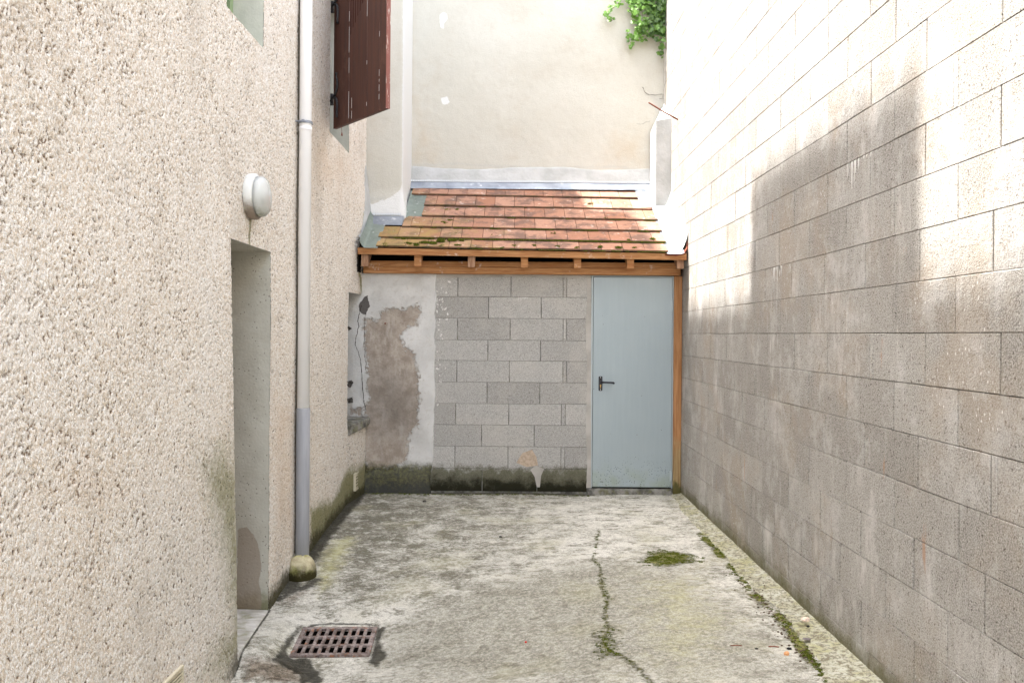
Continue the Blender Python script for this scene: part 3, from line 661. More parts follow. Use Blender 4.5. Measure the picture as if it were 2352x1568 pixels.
for t, zr in ((.2545, [(3.15, 3.36), (3.5, 3.62), (3.66, 3.86), (3.9, 3.98)]), (.5295, [(3.19, 3.22), (3.50, 3.53), (3.86, 3.99)]), (sw-.1, [(3.2, 3.24), (3.26, 3.31), (3.33, 3.35), (3.37, 3.42), (3.66, 3.7)]), (.30, [(3.14, 3.2), (3.22, 3.3)])):
    for (za, zb) in zr:
        b = MB(); b.hexa([sp(t, za, .0020), sp(t+.0024, za+.008, .0020), sp(t+.0024, za+.008, .0005), sp(t, za, .0005)], [sp(t+.001, zb, .0020), sp(t+.0028, zb, .0020), sp(t+.0028, zb, .0005), sp(t+.001, zb, .0005)])
        obj('flaking_paint', b, FLAKE, shut)
for zc in (3.36, 4.10):
    b = MB(); hp = (H0.x-.018, H0.y+.03)
    b.tube([(hp[0], hp[1], zc-.04), (hp[0], hp[1], zc+.045)], .0125, 12); b.tube([(hp[0], hp[1], zc-.045), (hp[0], hp[1], zc-.035)], .016, 12)
    b.tube([(hp[0]-.05, hp[1], zc-.01), (hp[0], hp[1], zc-.01)], .009, 8)
    cv = [(-.01, 0), (.03, .01), (.065, .045), (.082, .09), (.075, .13), (.06, .165), (.065, .19)]
    b.tube([sp(t, zc+z, .008) for t, z in cv], [.009, .010, .010, .009, .008, .007, .010], 8)
    cv = [(.02, .0), (.055, -.01), (.075, -.04), (.078, -.09), (.075, -.14), (.078, -.165)]
    b.tube([sp(t, zc+z, .008) for t, z in cv], [.009, .010, .010, .009, .008, .011], 8)
    obj('hinge', b, IRON, shut, smooth=True)
b = MB(); b.tube([sp(.12, ZS0+.005, -.01), sp(.125, ZS0-.05, -.012)], .002, 6); b.tube([sp(.125, ZS0-.05, -.012), sp(.125, ZS0-.075, -.012)], [.004, .007], 8); obj('catch_rod', b, RUST, shut)

# downpipe
PXc, PYc = -1.40, 5.565
dp = thing('downpipe', 'white rain downpipe with grey lower length on the left wall', 'downpipe', (PXc, PYc, 0))
b = MB(); b.tube([(PXc, PYc, .975), (PXc, PYc, 8.4)], .0405, 32); obj('upper_pipe', b, PVCW, dp, smooth=True)
b = MB(); b.lathe((PXc, PYc, -.10), (0, 0, 1), [(0, .045), (.165, .045), (.17, .0462), (.24, .0462), (.245, .045), (1.083, .045), (1.085, .0405)], 32); obj('lower_pipe', b, PVCG, dp, smooth=True)
b = MB(); b.lathe((PXc, PYc, 2.845), (0, 0, 1), [(0, .0405), (.001, .0435), (.026, .0435), (.03, .0405)], 32); obj('joint_ring', b, PVCW, dp, smooth=True)
b = MB(); b.lathe((PXc, PYc, 2.893), (0, 0, 1), [(0, .041), (0, .0475), (.016, .0475), (.016, .041)], 32); b.box((PXc-.012, PYc-.058, 2.893), (PXc+.006, PYc-.044, 2.911)); b.tube([(PXc-.01, PYc-.052, 2.90), (XL-.01, PYc-.05, 2.90)], .005, 8); b.tube([(PXc+.012, PYc-.052, 2.901), (PXc-.02, PYc-.052, 2.901)], .004, 8); obj('bracket', b, ZINC, dp)
# mortar collar
def blob(c, r, sq, seed, seg=40, rows=22):
    bb = MB(); n = 0
    for i in range(rows+1):
        ph = math.pi*i/rows
        for k in range(seg):
            a = 2*math.pi*k/seg; nz = 1+.12*(float(vn(3+math.cos(a)*2+5, math.sin(a)*2+ph*2+9, seed))-.5)
            s = math.sin(ph)**sq
            bb.v.append((c[0]+r[0]*nz*s*math.cos(a), c[1]+r[1]*nz*s*math.sin(a), c[2]+r[2]*nz*math.cos(ph)))
    for i in range(rows):
        for k in range(seg):
            k2 = (k+1) % seg; bb.f.append((i*seg+k, (i+1)*seg+k, (i+1)*seg+k2, i*seg+k2)); bb.a.append(.5)
    return bb
tag(obj('mortar_collar', blob((-1.395, 5.52, -.13), (.098, .10, .135), .62, 3), MCEM, loc=(-1.395, 5.52, -.14), smooth=True), 'rounded mossy mortar lump at the foot of the downpipe', 'mortar lump')

# bulkhead lamp
lp = thing('wall_lamp', 'round white bulkhead lamp on the left wall above the doorway', 'lamp', (XL, 4.575, 2.24)); ax = (1, 0, 0); lo = (XL+.004, 4.575, 2.24)
b = MB(); b.lathe(lo, ax, [(0, .122), (.006, .126), (.040, .126), (.047, .120), (.047, .112)], 64); obj('base', b, LHOUS, lp, smooth=True)
b = MB(); b.lathe(lo, ax, [(.053, .02), (.054, .100), (.058, .100), (.060, .02)], 48); obj('reflector', b, LREF, lp, smooth=True)
b = MB(); n0 = 0; seg = 120; prof = [(.047, .110), (.053, .111), (.080, .106), (.095, .094), (.104, .066), (.108, .035), (.1095, .001)]
lo_ = Vector(lo)
for (hh_, r_) in prof:
    for k in range(seg):
        a = 2*math.pi*k/seg; rr = r_+(.0016*(1 if k % 2 else -1) if .047 < hh_ < .09 else 0)
        b.v.append((lo_.x+hh_, lo_.y+rr*math.cos(a), lo_.z+rr*math.sin(a)))
for i in range(len(prof)-1):
    for k in range(seg):
        k2 = (k+1) % seg; b.f.append((i*seg+k, i*seg+k2, (i+1)*seg+k2, (i+1)*seg+k)); b.a.append(.5)
obj('glass_cover', b, LGLASS, lp, smooth=True)
b = MB(); b.lathe(lo, ax, [(.06, .012), (.066, .03), (.085, .034), (.095, .02), (.097, .0)], 24); obj('bulb', b, LREF, lp, smooth=True)

# ------------------------------------------------------------------ block wall on the right
def add_block(mb, pl, o, u0, u1, z0, z1, tone, g=.0022, ch=.0022, dep=.010, gu=None):
    """pl 'X': face at X=o looking -X, u=Y ; pl 'Y': face at Y=o looking -Y, u=X"""
    gu = g if gu is None else gu; u0 += gu; u1 -= gu; z0 += g; z1 -= g; j = [random.uniform(-.0012, .0012) for _ in range(8)]
    A = [(u0, z0), (u1, z0), (u1, z1), (u0, z1)]; B = [(u0+ch+j[0], z0+ch+j[1]), (u1-ch+j[2], z0+ch+j[3]), (u1-ch+j[4], z1-ch+j[5]), (u0+ch+j[6], z1-ch+j[7])]
    pr = random.uniform(-.0012, .0012)
    def q(p, d): return (o+d, p[0], p[1]) if pl == 'X' else (p[0], o+d, p[1])
    n = len(mb.v); mb.v += [q(p, dep) for p in A]+[q(p, .003+pr) for p in A]+[q(p, pr) for p in B]
    for i in range(4):
        k = (i+1) % 4; mb.f += [(n+i, n+k, n+4+k, n+4+i), (n+4+i, n+4+k, n+8+k, n+8+i)]; mb.a += [tone]*2
    mb.f.append((n+8, n+9, n+10, n+11)); mb.a.append(tone)
offs = {-7: .30, -6: .05, -5: .31, -4: .48, -3: .28, -2: .49, -1: .23, 0: .01, 1: .28, 2: .0, 3: .24, 4: .0, 5: .235, 6: .0, 7: .25}
rw = thing('block_wall', 'high bare tan concrete block wall along the right side, sunlit at the top', 'wall', (XR, 5, 0))
b = MB()
for k in range(-8, 19):
    z0 = CZ+.018+.2047*k; y = offs.get(k, .0 if k % 2 else .25)-4.5
    while y < 8.9:
        t = random.random(); y1_ = min(y+.5, 8.97)
        if random.random() < .16 and y1_-y > .4:
            c_ = y+random.choice([.035, .465]); add_block(b, 'X', XR, y, c_, z0, z0+.2047, t, g=.0012); add_block(b, 'X', XR, c_, y1_, z0, z0+.2047, t, g=.0012)
        else: add_block(b, 'X', XR, y, y1_, z0, z0+.2047, t, g=random.choice([.0003, .0007, .0014]), gu=random.choice([.003, .0045, .006]))
        y += .5
bo = obj('block', b, BLK_R, rw); bo.name = 'masonry'
b = MB(); b.box((XR+.009, -4.5, -.5), (XR+.2, 8.9, 5.55)); m = M('joint_mortar', .95, .1); m.col(m.mix(m.rng(m.noise(3, 5, .7), .4, .6), (.16, .15, .13), (.42, .41, .39))); obj('mortar_core', b, m.m, rw)
# mortar smear along the joint at the corner and lime runs
def wl(pts, X=XR): return [(onX(x, y, X).y, onX(x, y, X).z) for x, y in pts]
m = M('lime_run', .9, .1); m.col(m.mix(m.rng(m.noise(1, 4, .7, m.vec(80, 80, 10)), .4, .6), (.60, .58, .55), (.82, .81, .79))); LIME = m.m
def runs(mb, D, n, y0, y1, z, lmax, pl='X', o=XR, sd=1):
    rr = random.Random(sd)
    for i in range(n):
        u = y0+(y1-y0)*(i+rr.random())/n; L = lmax*(.15+.85*rr.random()**2); wv = .004+.008*rr.random()
        p = [(u-wv, z), (u+wv, z), (u+wv*.5, z-L*.6), (u+wv*.15, z-L), (u-wv*.15, z-L), (u-wv*.5, z-L*.6)]
        f = (lambda a, c, d: (o-d, a, c)) if pl == 'X' else (lambda a, c, d: (a, o-d, c))
        mb.hexa([f(a, c, .0008) for a, c in p], [f(a, c, .0022) for a, c in p])
b = MB(); zj = lambda k: CZ+.018+.2047*k-.003
def yx(x, y): return onX(x, y, XR).y
runs(b, 0, 6, yx(1975, 270), yx(1945, 300), zj(4), .13, sd=3); runs(b, 0, 3, yx(2005, 270), yx(1985, 300), zj(4), .09, sd=9)
runs(b, 0, 9, yx(1797, 620), yx(1772, 620), zj(1+1), .10, sd=5); runs(b, 0, 4, yx(1725, 400), yx(1705, 400), zj(3), .12, sd=7); runs(b, 0, 6, yx(2440/1.0884, 400), yx(2400/1.0884, 400), zj(3)-.3, .0001, sd=7)
obj('lime_run', b, LIME, rw)

# ------------------------------------------------------------------ building behind
bk = thing('rear_building', 'tall cream rendered wall of the rear building above the shed roof', 'building', (0, YB, 0))
def battr(a, b):
    J = (a+.06*(fbm(a*6, b*6, 4)-.5), b+.06*(fbm(a*6, b*6, 9)-.5))
    P = lambda pts: [(onY(x, y, YB).x, onY(x, y, YB).z) for x, y in pts]
    wh = np.maximum(soft(sd_poly(J, P([(1008, 35), (1020, 25), (1032, 45), (1022, 58), (1022, 72), (1010, 62)])), .03), soft(sd_poly(J, P([(1015, 222), (1030, 222), (1035, 240), (1018, 242)])), .03))
    br = .7*soft(sd_poly(J, P([(940, 180), (975, 250), (1010, 330), (1000, 380), (940, 380)])), .25)
    br = np.maximum(br, .65*soft(sd_poly(J, P([(1400, 300), (1490, 290), (1485, 390), (1380, 380)])), .2))
    br = np.maximum(br, .6*soft(.03-sd_line(J, P([(948, 30), (945, 380)])), .08))
    gy = .8*soft(.02-sd_line(J, P([(940, 378), (1050, 377), (1100, 380), (1200, 384), (1300, 388), (1400, 383), (1487, 392)])), .03)
    gy = np.maximum(gy, .7*soft(.0-sd_line(J, P([(940, 68), (1010, 66)])), .02)); gy = np.maximum(gy, .8*soft(sd_poly(J, P([(1495, 218), (1524, 220), (1524, 270), (1500, 260)])), .05))
    return dict(white=wh*.9, brown=br, grey=gy)
gridobj('wall', np.concatenate([[-9], np.arange(-1.5, 1.7, .02), [2.2]]), np.concatenate([[0, 2.5], np.arange(2.9, 5.4, .02), [6.6]]), lambda a, b: (a, YB+.01*(fbm(a*2, b*2, 5)-.5), b), CREAM, bk, attrs=battr)
b = MB(); b.box((-9, YB+.02, 0), (2.4, YB+4, 6.59)); obj('core_wall', b, MORT, bk)
# wavy white plaster band
def bandpos(a, b):
    top = 3.285+.018*np.sin(a*4.1+.6)+.03*(fbm(a*3.2, a*0, 7)-.5)
    z = 3.118+(top-3.118)*b; th = .045*(1-b)**.8+.002; th = np.where(b > .985, -.004, th)
    return a, YB-th-.004*(fbm(a*8, b*3, 3)-.5), z
gridobj('plaster_band', np.arange(-1.13, 1.47, .015), np.linspace(0, 1, 14), bandpos, WPL, bk)
# chimney breast
bx = -1.105
def brx(a, b):   # a: path along front (0..1) then side (1..2)
    fl = .055*sstep(2.95, 2.62, b)
    X = np.where(a <= 1, -1.5+(bx+1.5)*a, bx); Y = np.where(a <= 1, 8.20, 8.20+(YB-8.20)*(a-1))
    X = X+np.where(a >= 1, fl*.7*sstep(2.0, 1.0, a)+.012, 0)*1.0; Y = Y-np.where(a <= 1, fl, fl*(2-a))
    return X+.006*(fbm(Y*4, b*4, 1)-.5), Y+.006*(fbm(X*4, b*4, 6)-.5), b
def bra(a, b):
    return dict(white=np.where(a > .98, .75, 0)+.9*soft(sd_poly((a+.08*(fbm(a*5, b*9, 2)-.5), b+.05*(fbm(a*6, b*6, 3)-.5)), [(-.1, 2.3), (-.1, 2.80), (.3, 2.77), (.7, 2.84), (1, 2.93), (1.2, 3.1), (2.2, 3.1), (2.2, 2.3)]), .03),
                brown=.55*soft(.3-np.abs(b-3.6)-.5*a, .4)+.0*a, grey=.8*soft(.03-np.abs(b-(2.80+.05*a)), .05)*(a < .6))
gridobj('chimney_breast', np.concatenate([np.linspace(0, 1, 20), np.linspace(1.02, 2, 20)]), np.concatenate([np.arange(2.4, 5.4, .03), [6.9]]), brx, CREAM, bk, attrs=bra)
# small pier in the right corner
b = MB(); b.hexa([(1.448, 8.45, 2.55), (1.62, 8.45, 2.55), (1.62, 8.89, 2.55), (1.462, 8.89, 2.55)], [(1.448, 8.45, 3.69), (1.62, 8.45, 3.72), (1.62, 8.89, 4.0), (1.466, 8.89, 3.66)]); 
obj('corner_pier', b, WPL, bk, bevel=.012)

def rib2(pts, w0, sd):
    b = MB(); rq = random.Random(sd); P = []
    for (ax_, ay), (bx_, by) in zip(pts[:-1], pts[1:]):
        for k in range(5): P.append(onY(ax_+(bx_-ax_)*k/5+rq.uniform(-.8, .8), ay+(by-ay)*k/5+rq.uniform(-.8, .8), YB-.009))
    for p, q in zip(P[:-1], P[1:]):
        n_ = Vector((-(q.z-p.z), 0, q.x-p.x)).normalized()*w0*rq.uniform(.5, 1.3); b.quad(p-n_, p+n_, q+n_, q-n_)
    obj('crack', b, CRK, bk)
rib2([(1476, 200), (1482, 213), (1490, 218), (1508, 219), (1523, 216)], .002, 1); rib2([(1462, 284), (1472, 286), (1484, 281), (1495, 279)], .001, 2); rib2([(1523, 216), (1523, 228), (1512, 226)], .0015, 3)

# ------------------------------------------------------------------ shed
shed = thing('shed', 'small lean-to shed with block front and clay tile roof', 'shed', (0, YS, 0))
b = MB(); xs_rows = []
def bxs(D, y=800): return onY(D, y, YS).x
topz = onY(1180, 630, YS).z
jz = [onY(1176, y, YS).z for y in (633, 682, 731.2, 781.1, 828.6, 877.8, 927, 975.6, 1025.1, 1075.7, 1128)]
seams = [[1051, 1173, 1293, 1301], [1122, 1243], [1051, 1172, 1294, 1301], [1121, 1242], [1050, 1171, 1294, 1302], [1120, 1241], [1048, 1170, 1291, 1300], [1108, 1229], [1047, 1169, 1291, 1299], [1110, 1236]]
XB0, XB1 = -.77, .742
for k in range(10):
    xs = [XB0]+[onY(s, 768, YS).x for s in seams[k]]+[XB1]
    for p, q in zip(xs[:-1], xs[1:]):
        add_block(b, 'Y', YS, p, q, jz[k+1], jz[k], random.random(), g=random.choice([.0008, .0014]), gu=.0032 if q-p > .1 else .0015)
bo = obj('block_masonry', b, BLK_B, shed)
b = MB(); b.box((XB0, YS+.007, -.3), (XB1+.025, YS+.16, 2.06)); obj('mortar_core', b, SILL, shed)
# mortar smears: strip by the door, strip below the beam, V filled joint
b = MB()
def smear(pts, th=.006, Y=YS):
    P = [onY(x, y, Y) for x, y in pts]; b.hexa([(p.x, Y-.0005, p.z) for p in P], [(p.x, Y-th, p.z) for p in P])
L_ = []; rr = random.Random(4)
lx = [(1347+1.5*math.sin(y*.031)+rr.uniform(-.7, .7), y) for y in range(640, 1125, 8)]; smear(lx+[(1357.5, 1120), (1357.5, 636)], .005)
smear([(1002, 629)]+[(x, 637+2*math.sin(x*.02)+rr.uniform(-.8, .8)) for x in range(1002, 1350, 10)]+[(1357, 637), (1357, 630)], .004)
smear([(1218, 1078), (1232, 1068), (1250, 1076), (1243, 1092), (1240, 1118), (1233, 1118), (1228, 1094)], .007)
m = M('pointing', .95, .1); m.col(m.mix(m.rng(m.noise(5, 4, .6), .35, .65), (.40, .375, .34), (.50, .475, .44))).bump(m.noise(60, 3), .003); obj('mortar_patch', b, m.m, shed)
b = MB(); P = [onY(x, y, YS) for x, y in [(1186, 1062), (1200, 1040), (1222, 1032), (1232, 1048), (1236, 1068), (1210, 1072)]]; b.hexa([(p.x, YS-.0005, p.z) for p in P], [(p.x, YS-.002, p.z) for p in P])
m = M('ochre_stain', .9, .1); m.col(m.mix(m.rng(m.noise(40, 4), .35, .65), (.42, .33, .25), (.55, .44, .34))); obj('render_patch', b, m.m, shed)
b = MB(); rr = random.Random(12)
for i in range(46):      # plaster splashes on the blocks next to the plaster edge
    x = 1004+rr.random()**2*30; y = rr.choice([rr.uniform(640, 940), rr.uniform(640, 780)]); p = onY(x, y, YS); r = rr.uniform(.003, .009); a0 = rr.uniform(0, 3); st = rr.uniform(1, 2.4)
    P = [(p.x+r*st*math.cos(a)*math.cos(a0)-r*math.sin(a)*math.sin(a0), p.z+r*st*math.cos(a)*math.sin(a0)+r*math.sin(a)*math.cos(a0)) for a in [k*math.pi/4 for k in range(8)]]
    b = MB(); b.hexa([(x_, YS-.0005, z_) for x_, z_ in P], [(x_, YS-.0028, z_) for x_, z_ in P]); obj('plaster_splash', b, LIME, shed)
b = MB(); runs(b, 0, 7, onY(1188, 684, YS).x, onY(1212, 684, YS).x, jz[1]-.003, .055, 'Y', YS, 6)
obj('lime_run', b, LIME, shed)
# plaster panel
PA = np.arange(-1.95, -.71, .006); PB = np.arange(-.15, 2.06, .008)
EY = np.array([628, 660, 690, 720, 740, 770, 800, 850, 900, 960, 1020, 1060, 1080, 1100, 1128]); EX = np.array([1002, 1000, 1003, 999, 1002, 998, 1000, 998, 1000, 997, 996, 995, 990, 986, 990])
ez = np.array([onY(x, y, YS).z for x, y in zip(EX, EY)])[::-1]; ex = np.array([onY(x, y, YS).x for x, y in zip(EX, EY)])[::-1]
def pedge(z): return np.interp(z, ez, ex)+.012*(fbm(z*22, z*0, 5)-.5)
PPt = lambda pts: [(onY(x, y, YS).x, onY(x, y, YS).z) for x, y in pts]
def ppos(a, b):
    t = (a+1.95)/(1.235); x = -1.95+(pedge(b)+1.95)*t
    y = YS-.016-.006*(fbm(a*5, b*5, 4)-.5)
    y = np.where(a > PA[-2], YS+.004, y)
    return x, y-.035*sstep(.26, .12, b+.05*(fbm(a*8, b*8, 2)-.5))*sstep(-.74, -.80, x), b
def pattr(a, b):
    J = (a+.045*(fbm(a*14, b*14, 4)-.5), b+.045*(fbm(a*14, b*14, 9)-.5))
    br = soft(sd_poly(J, PPt([(838, 730), (870, 735), (880, 716), (902, 706), (930, 708), (965, 704), (968, 722), (962, 745), (938, 750), (928, 772), (935, 800), (955, 812), (968, 850), (966, 930), (960, 985), (945, 1000), (943, 1040), (930, 1062), (900, 1075), (840, 1080), (842, 960), (850, 900), (846, 850)])), .10)
    br = np.maximum(br, .62*soft(sd_poly(J, PPt([(795, 930), (840, 930), (840, 960), (795, 960)])), .05))
    dk = soft(sd_poly(J, PPt([(828, 690), (845, 680), (852, 700), (842, 722), (832, 720), (826, 705)])), .02)
    dk = np.maximum(dk, soft(.012-np.hypot(J[0]-PPt([(801, 716)])[0][0], J[1]-PPt([(801, 716)])[0][1]), .012))
    gr = soft(PPt([(900, 1066)])[0][1]-b, .08)
    sm = .9*soft(sd_poly(J, PPt([(850, 900), (880, 850), (960, 900), (960, 1000), (870, 1010)])), .2)
    return dict(brown=br, dark=dk, green=gr, smoke=sm, base=sstep(.14, .0, b+.06*(fbm(a*9, b*9, 3)-.5)))
gridobj('plaster_panel', PA, PB, ppos, OLDPL, shed, attrs=pattr)
def ribbon(mb, pts, w0, seed=0, y=YS-.021):
    rr = random.Random(seed); P = []
    for (ax_, ay), (bx_, by) in zip(pts[:-1], pts[1:]):
        for k in range(6): t = k/6; P.append(onY(ax_+(bx_-ax_)*t+rr.uniform(-.8, .8), ay+(by-ay)*t, y))
    P.append(onY(*pts[-1], y))
    for p, q in zip(P[:-1], P[1:]):
        w1, w2 = w0*rr.uniform(.4, 1.2), w0*rr.uniform(.4, 1.2)
        mb.quad((p.x-w1, y, p.z), (p.x+w1, y, p.z), (q.x+w2, y, q.z), (q.x-w2, y, q.z))
b = MB(); ribbon(b, [(830, 700), (826, 718), (822, 735), (824, 750), (818, 775), (816, 790), (822, 805), (829, 830), (832, 880), (835, 915), (840, 940)], .0035, 1)
obj('crack', b, CRK, shed); b = MB(); ribbon(b, [(840, 720), (837, 745), (838, 760), (836, 790)], .002, 2); obj('crack', b, CRK, shed); b = MB(); ribbon(b, [(839, 795), (838, 820), (841, 835), (839, 850), (832, 850)], .0018, 3)
obj('crack', b, CRK, shed)
for (x, y, r) in [(801, 755, .030), (804, 880, .036), (802, 918, .040)]:
    p = onY(x, y, YS-.02); b = MB(); rq = random.Random(x*y); an = sorted(rq.uniform(0, 6.28) for _ in range(8)); q_ = [(p.x+r*1.15*math.cos(a)*rq.uniform(.6, 1.3), p.z+r*math.sin(a)*rq.uniform(.6, 1.3)) for a in an]
    b.hexa([(u, YS-.010, v) for u, v in q_], [(p.x+(u-p.x)*.8, YS-.034, p.z+(v-p.z)*.75) for u, v in q_]); obj('exposed_stone', b, DSTONE, shed)
p = onY(886, 742, YS); b = MB(); b.tube([(p.x, YS-.01, p.z), (p.x, YS-.035, p.z-.004)], [.006, .008], 8); obj('bolt', b, RUST, shed)
# side walls and added near-black sheet painting the shed's inner darkness
b = MB(); b.box((-1.42, YS+.17, -.2), (1.6, YS+.20, 2.44)); b.box((-1.46, 7.66, 2.06), (-1.425, YS+.2, 2.24)); b.box((-1.45, YS+.2, -.2), (-1.42, YB-.02, 2.2)); obj('inner_darkness', b, DARK, shed)
# door
D0, D1 = onY(1361.5, 800, YS).x, onY(1544, 800, YS).x; DZ0, DZ1 = .052, 2.040
door = None
b = MB(); b.box((D0+.004, YS-.010, DZ0), (D1-.004, YS+.03, DZ1)); door = obj('door', b, DOOR, shed, bevel=.002)
b = MB(); b.box((D0-.016, YS-.004, DZ0-.01), (D0, YS+.05, DZ1+.014)); b.box((D1+.0005, YS-.004, DZ0-.01), (D1+.010, YS+.05, DZ1+.014)); b.box((D0, YS-.004, DZ1+.004), (D1, YS+.05, DZ1+.014)); obj('door_frame', b, FRM, shed)
b = MB(); b.box((D0-.02, YS+.035, -.1), (D1+.02, YS+.06, 2.06)); obj('door_backing', b, DARK, shed)
hx = onY(1379, 880, YS).x; hz0, hz1 = onY(1379, 897, YS).z, onY(1379, 863.5, YS).z; hw = .018
b = MB(); pts = []
for cx, cz2, a0 in ((hx+hw-.009, hz1-.009, 0), (hx-hw+.009, hz1-.009, 90), (hx-hw+.009, hz0+.009, 180), (hx+hw-.009, hz0+.009, 270)):
    for k in range(5): a = math.radians(a0+k*22.5); pts.append((cx+.009*math.cos(a), cz2+.009*math.sin(a)))
b.hexa([(x, YS-.0105, z) for x, z in pts], [(x, YS-.019, z) for x, z in pts]); hp = obj('handle_plate', b, BLK, door)
hz = onY(1385, 877, YS).z; b = MB(); b.tube([(hx+.004, YS-.018, hz), (hx+.004, YS-.05, hz)], .010, 12)
b.tube([(hx+.004, YS-.05, hz), (hx+.03, YS-.053, hz), (hx+.10, YS-.053, hz-.002), (hx+.118, YS-.051, hz-.004), (hx+.124, YS-.046, hz-.010)], [.011, .0085, .0085, .010, .010], 12); obj('handle', b, BLK, door, smooth=True)
b = MB(); b.tube([(hx, YS-.0185, hz0+.052), (hx, YS-.021, hz0+.052)], .0065, 12); b.box((hx-.003, YS-.0208, hz0+.028), (hx+.003, YS-.019, hz0+.048)); obj('lock_cylinder', b, BRASS, door)
for z in (hz0+.012, hz1-.011):
    b = MB(); b.tube([(hx, YS-.0185, z), (hx, YS-.0202, z)], .0038, 10); obj('screw', b, SCREW, door)
for y_ in (703, 1092):
    z = onY(1544, y_, YS).z; b = MB(); b.tube([(D1-.001, YS-.014, z-.045), (D1-.001, YS-.014, z+.045)], .006, 10); b.box((D1-.018, YS-.0125, z-.05), (D1-.002, YS-.0103, z+.05)); obj('hinge', b, FRM, door)
b = MB(); b.box((D1+.011, YS-.028, -.03), (1.609, YS+.05, 2.054)); obj('door_post', b, POST, shed, bevel=.003)
b = MB(); b.box((D0-.05, YS-.03, -.1), (D1+.01, YS+.05, .036)); obj('threshold', b, SILL, shed, bevel=.008)
# timber
tl = lambda x: -.011*x
def tbox(mb, x0, x1, y0, y1, z0, z1):
    mb.hexa([(x0, y0, z0+tl(x0)), (x1, y0, z0+tl(x1)), (x1, y1, z0+tl(x1)), (x0, y1, z0+tl(x0))], [(x0, y0, z1+tl(x0)), (x1, y0, z1+tl(x1)), (x1, y1, z1+tl(x1)), (x0, y1, z1+tl(x0))])
b = MB(); b.box((-1.405, 7.79, 2.058), (1.585, YS+.10, 2.121)); obj('beam', b, WOOD, shed, bevel=.004)
b = MB(); b.box((-1.37, 7.796, 2.1225), (1.60, YS+.09, 2.176)); obj('wall_plate', b, WOOD, shed, bevel=.004)
RS = .622; E0 = 7.583; EZ = 2.257
def rz(Y): return EZ+RS*(Y-E0)
for i, xc in enumerate((-1.365, -.875, -.38, .11, .60, 1.09, 1.55)):
    b = MB(); w_ = .033; ys_, ye = 7.64, 8.75
    z0 = 2.107; q = lambda Y, o: rz(Y)+o+tl(xc)
    b.hexa([(xc-w_, ys_, z0), (xc+w_, ys_, z0), (xc+w_, 7.75, z0), (xc+w_, ye, q(ye, -.14)), (xc-w_, ye, q(ye, -.14)), (xc-w_, 7.75, z0)][:2]+[(xc+w_, ye, q(ye, -.17)), (xc-w_, ye, q(ye, -.17))],
           [(xc-w_, ys_, q(ys_, -.075)), (xc+w_, ys_, q(ys_, -.075)), (xc+w_, ye, q(ye, -.075)), (xc-w_, ye, q(ye, -.075))])
    obj('rafter', b, WOODG if i in (0, 2, 6) else WOOD, shed, bevel=.003)
b = MB(); tbox(b, -1.425, 1.60, 7.60, 7.622, 2.214, 2.262); obj('eave_board', b, WOOD, shed, bevel=.002)
b = MB(); tbox(b, -1.425, 1.60, 7.594, 7.65, 2.203, 2.2135); obj('eave_batten', b, WOOD, shed, bevel=.002)
b = MB(); b.hexa([(-1.43, 7.63, rz(7.63)-.06), (1.60, 7.63, rz(7.63)-.06), (1.60, 8.89, rz(8.89)-.06), (-1.43, 8.89, rz(8.89)-.06)], [(-1.43, 7.63, rz(7.63)-.035), (1.60, 7.63, rz(7.63)-.035), (1.60, 8.89, rz(8.89)-.035), (-1.43, 8.89, rz(8.89)-.035)]); obj('roof_deck', b, DARK, shed)
# tiles
RY = [7.583, 7.75, 7.957, 8.179, 8.403, 8.645, 8.86]; LX = [-1.255, -1.262, -1.067, -.903, -.905, -1.062]; RX = [1.43, 1.436, 1.434, 1.434, 1.457, 1.323]
b = MB(); rr = random.Random(5); tile_edges = []
for r in range(6):
    y0, y1 = RY[r], RY[r+1]+.035; off = -.185 if r % 2 == 0 else -.083
    xs = [LX[r]]+[off+.2*k for k in range(-9, 12) if LX[r]+.03 < off+.2*k < RX[r]-.03]+[RX[r]]
    for p, q in zip(xs[:-1], xs[1:]):
        dj = rr.uniform(-.004, .004); g = .0016; th = .017; lf = .029+rr.uniform(-.002, .002); tw = rr.uniform(-.002, .002)
        if r == 4 and q > 1.32 and p >= 1.3: y0b = y0; y1b = y0+.055
        else: y0b, y1b = y0, y1
        A = [(p+g, y0b+dj), (q-g, y0b+dj+tw), (q-g, y1b), (p+g, y1b)]
        zt = [rz(y0b)+lf+tl(p), rz(y0b)+lf+tl(q), rz(y1b)+.002+tl(q), rz(y1b)+.002+tl(p)]
        b.hexa([(x, y, z-th) for (x, y), z in zip(A, zt)], [(x, y, z) for (x, y), z in zip(A, zt)], tone=rr.random())
    tile_edges.append((y0, rz(y0)+.022, LX[r], RX[r]))
to = obj('roof_tiles', b, TILE, shed, bevel=.002)
me = to.data; at = me.attributes.new('algae', 'FLOAT', 'POINT'); off_ = np.array(rootloc(shed))
at.data.foreach_set('value', [float(np.clip(.62-.42*(v.co.x+off_[0]+1.2)/1.5-.25*(v.co.y+off_[1]-7.6), .0, .8)) for v in me.vertices])
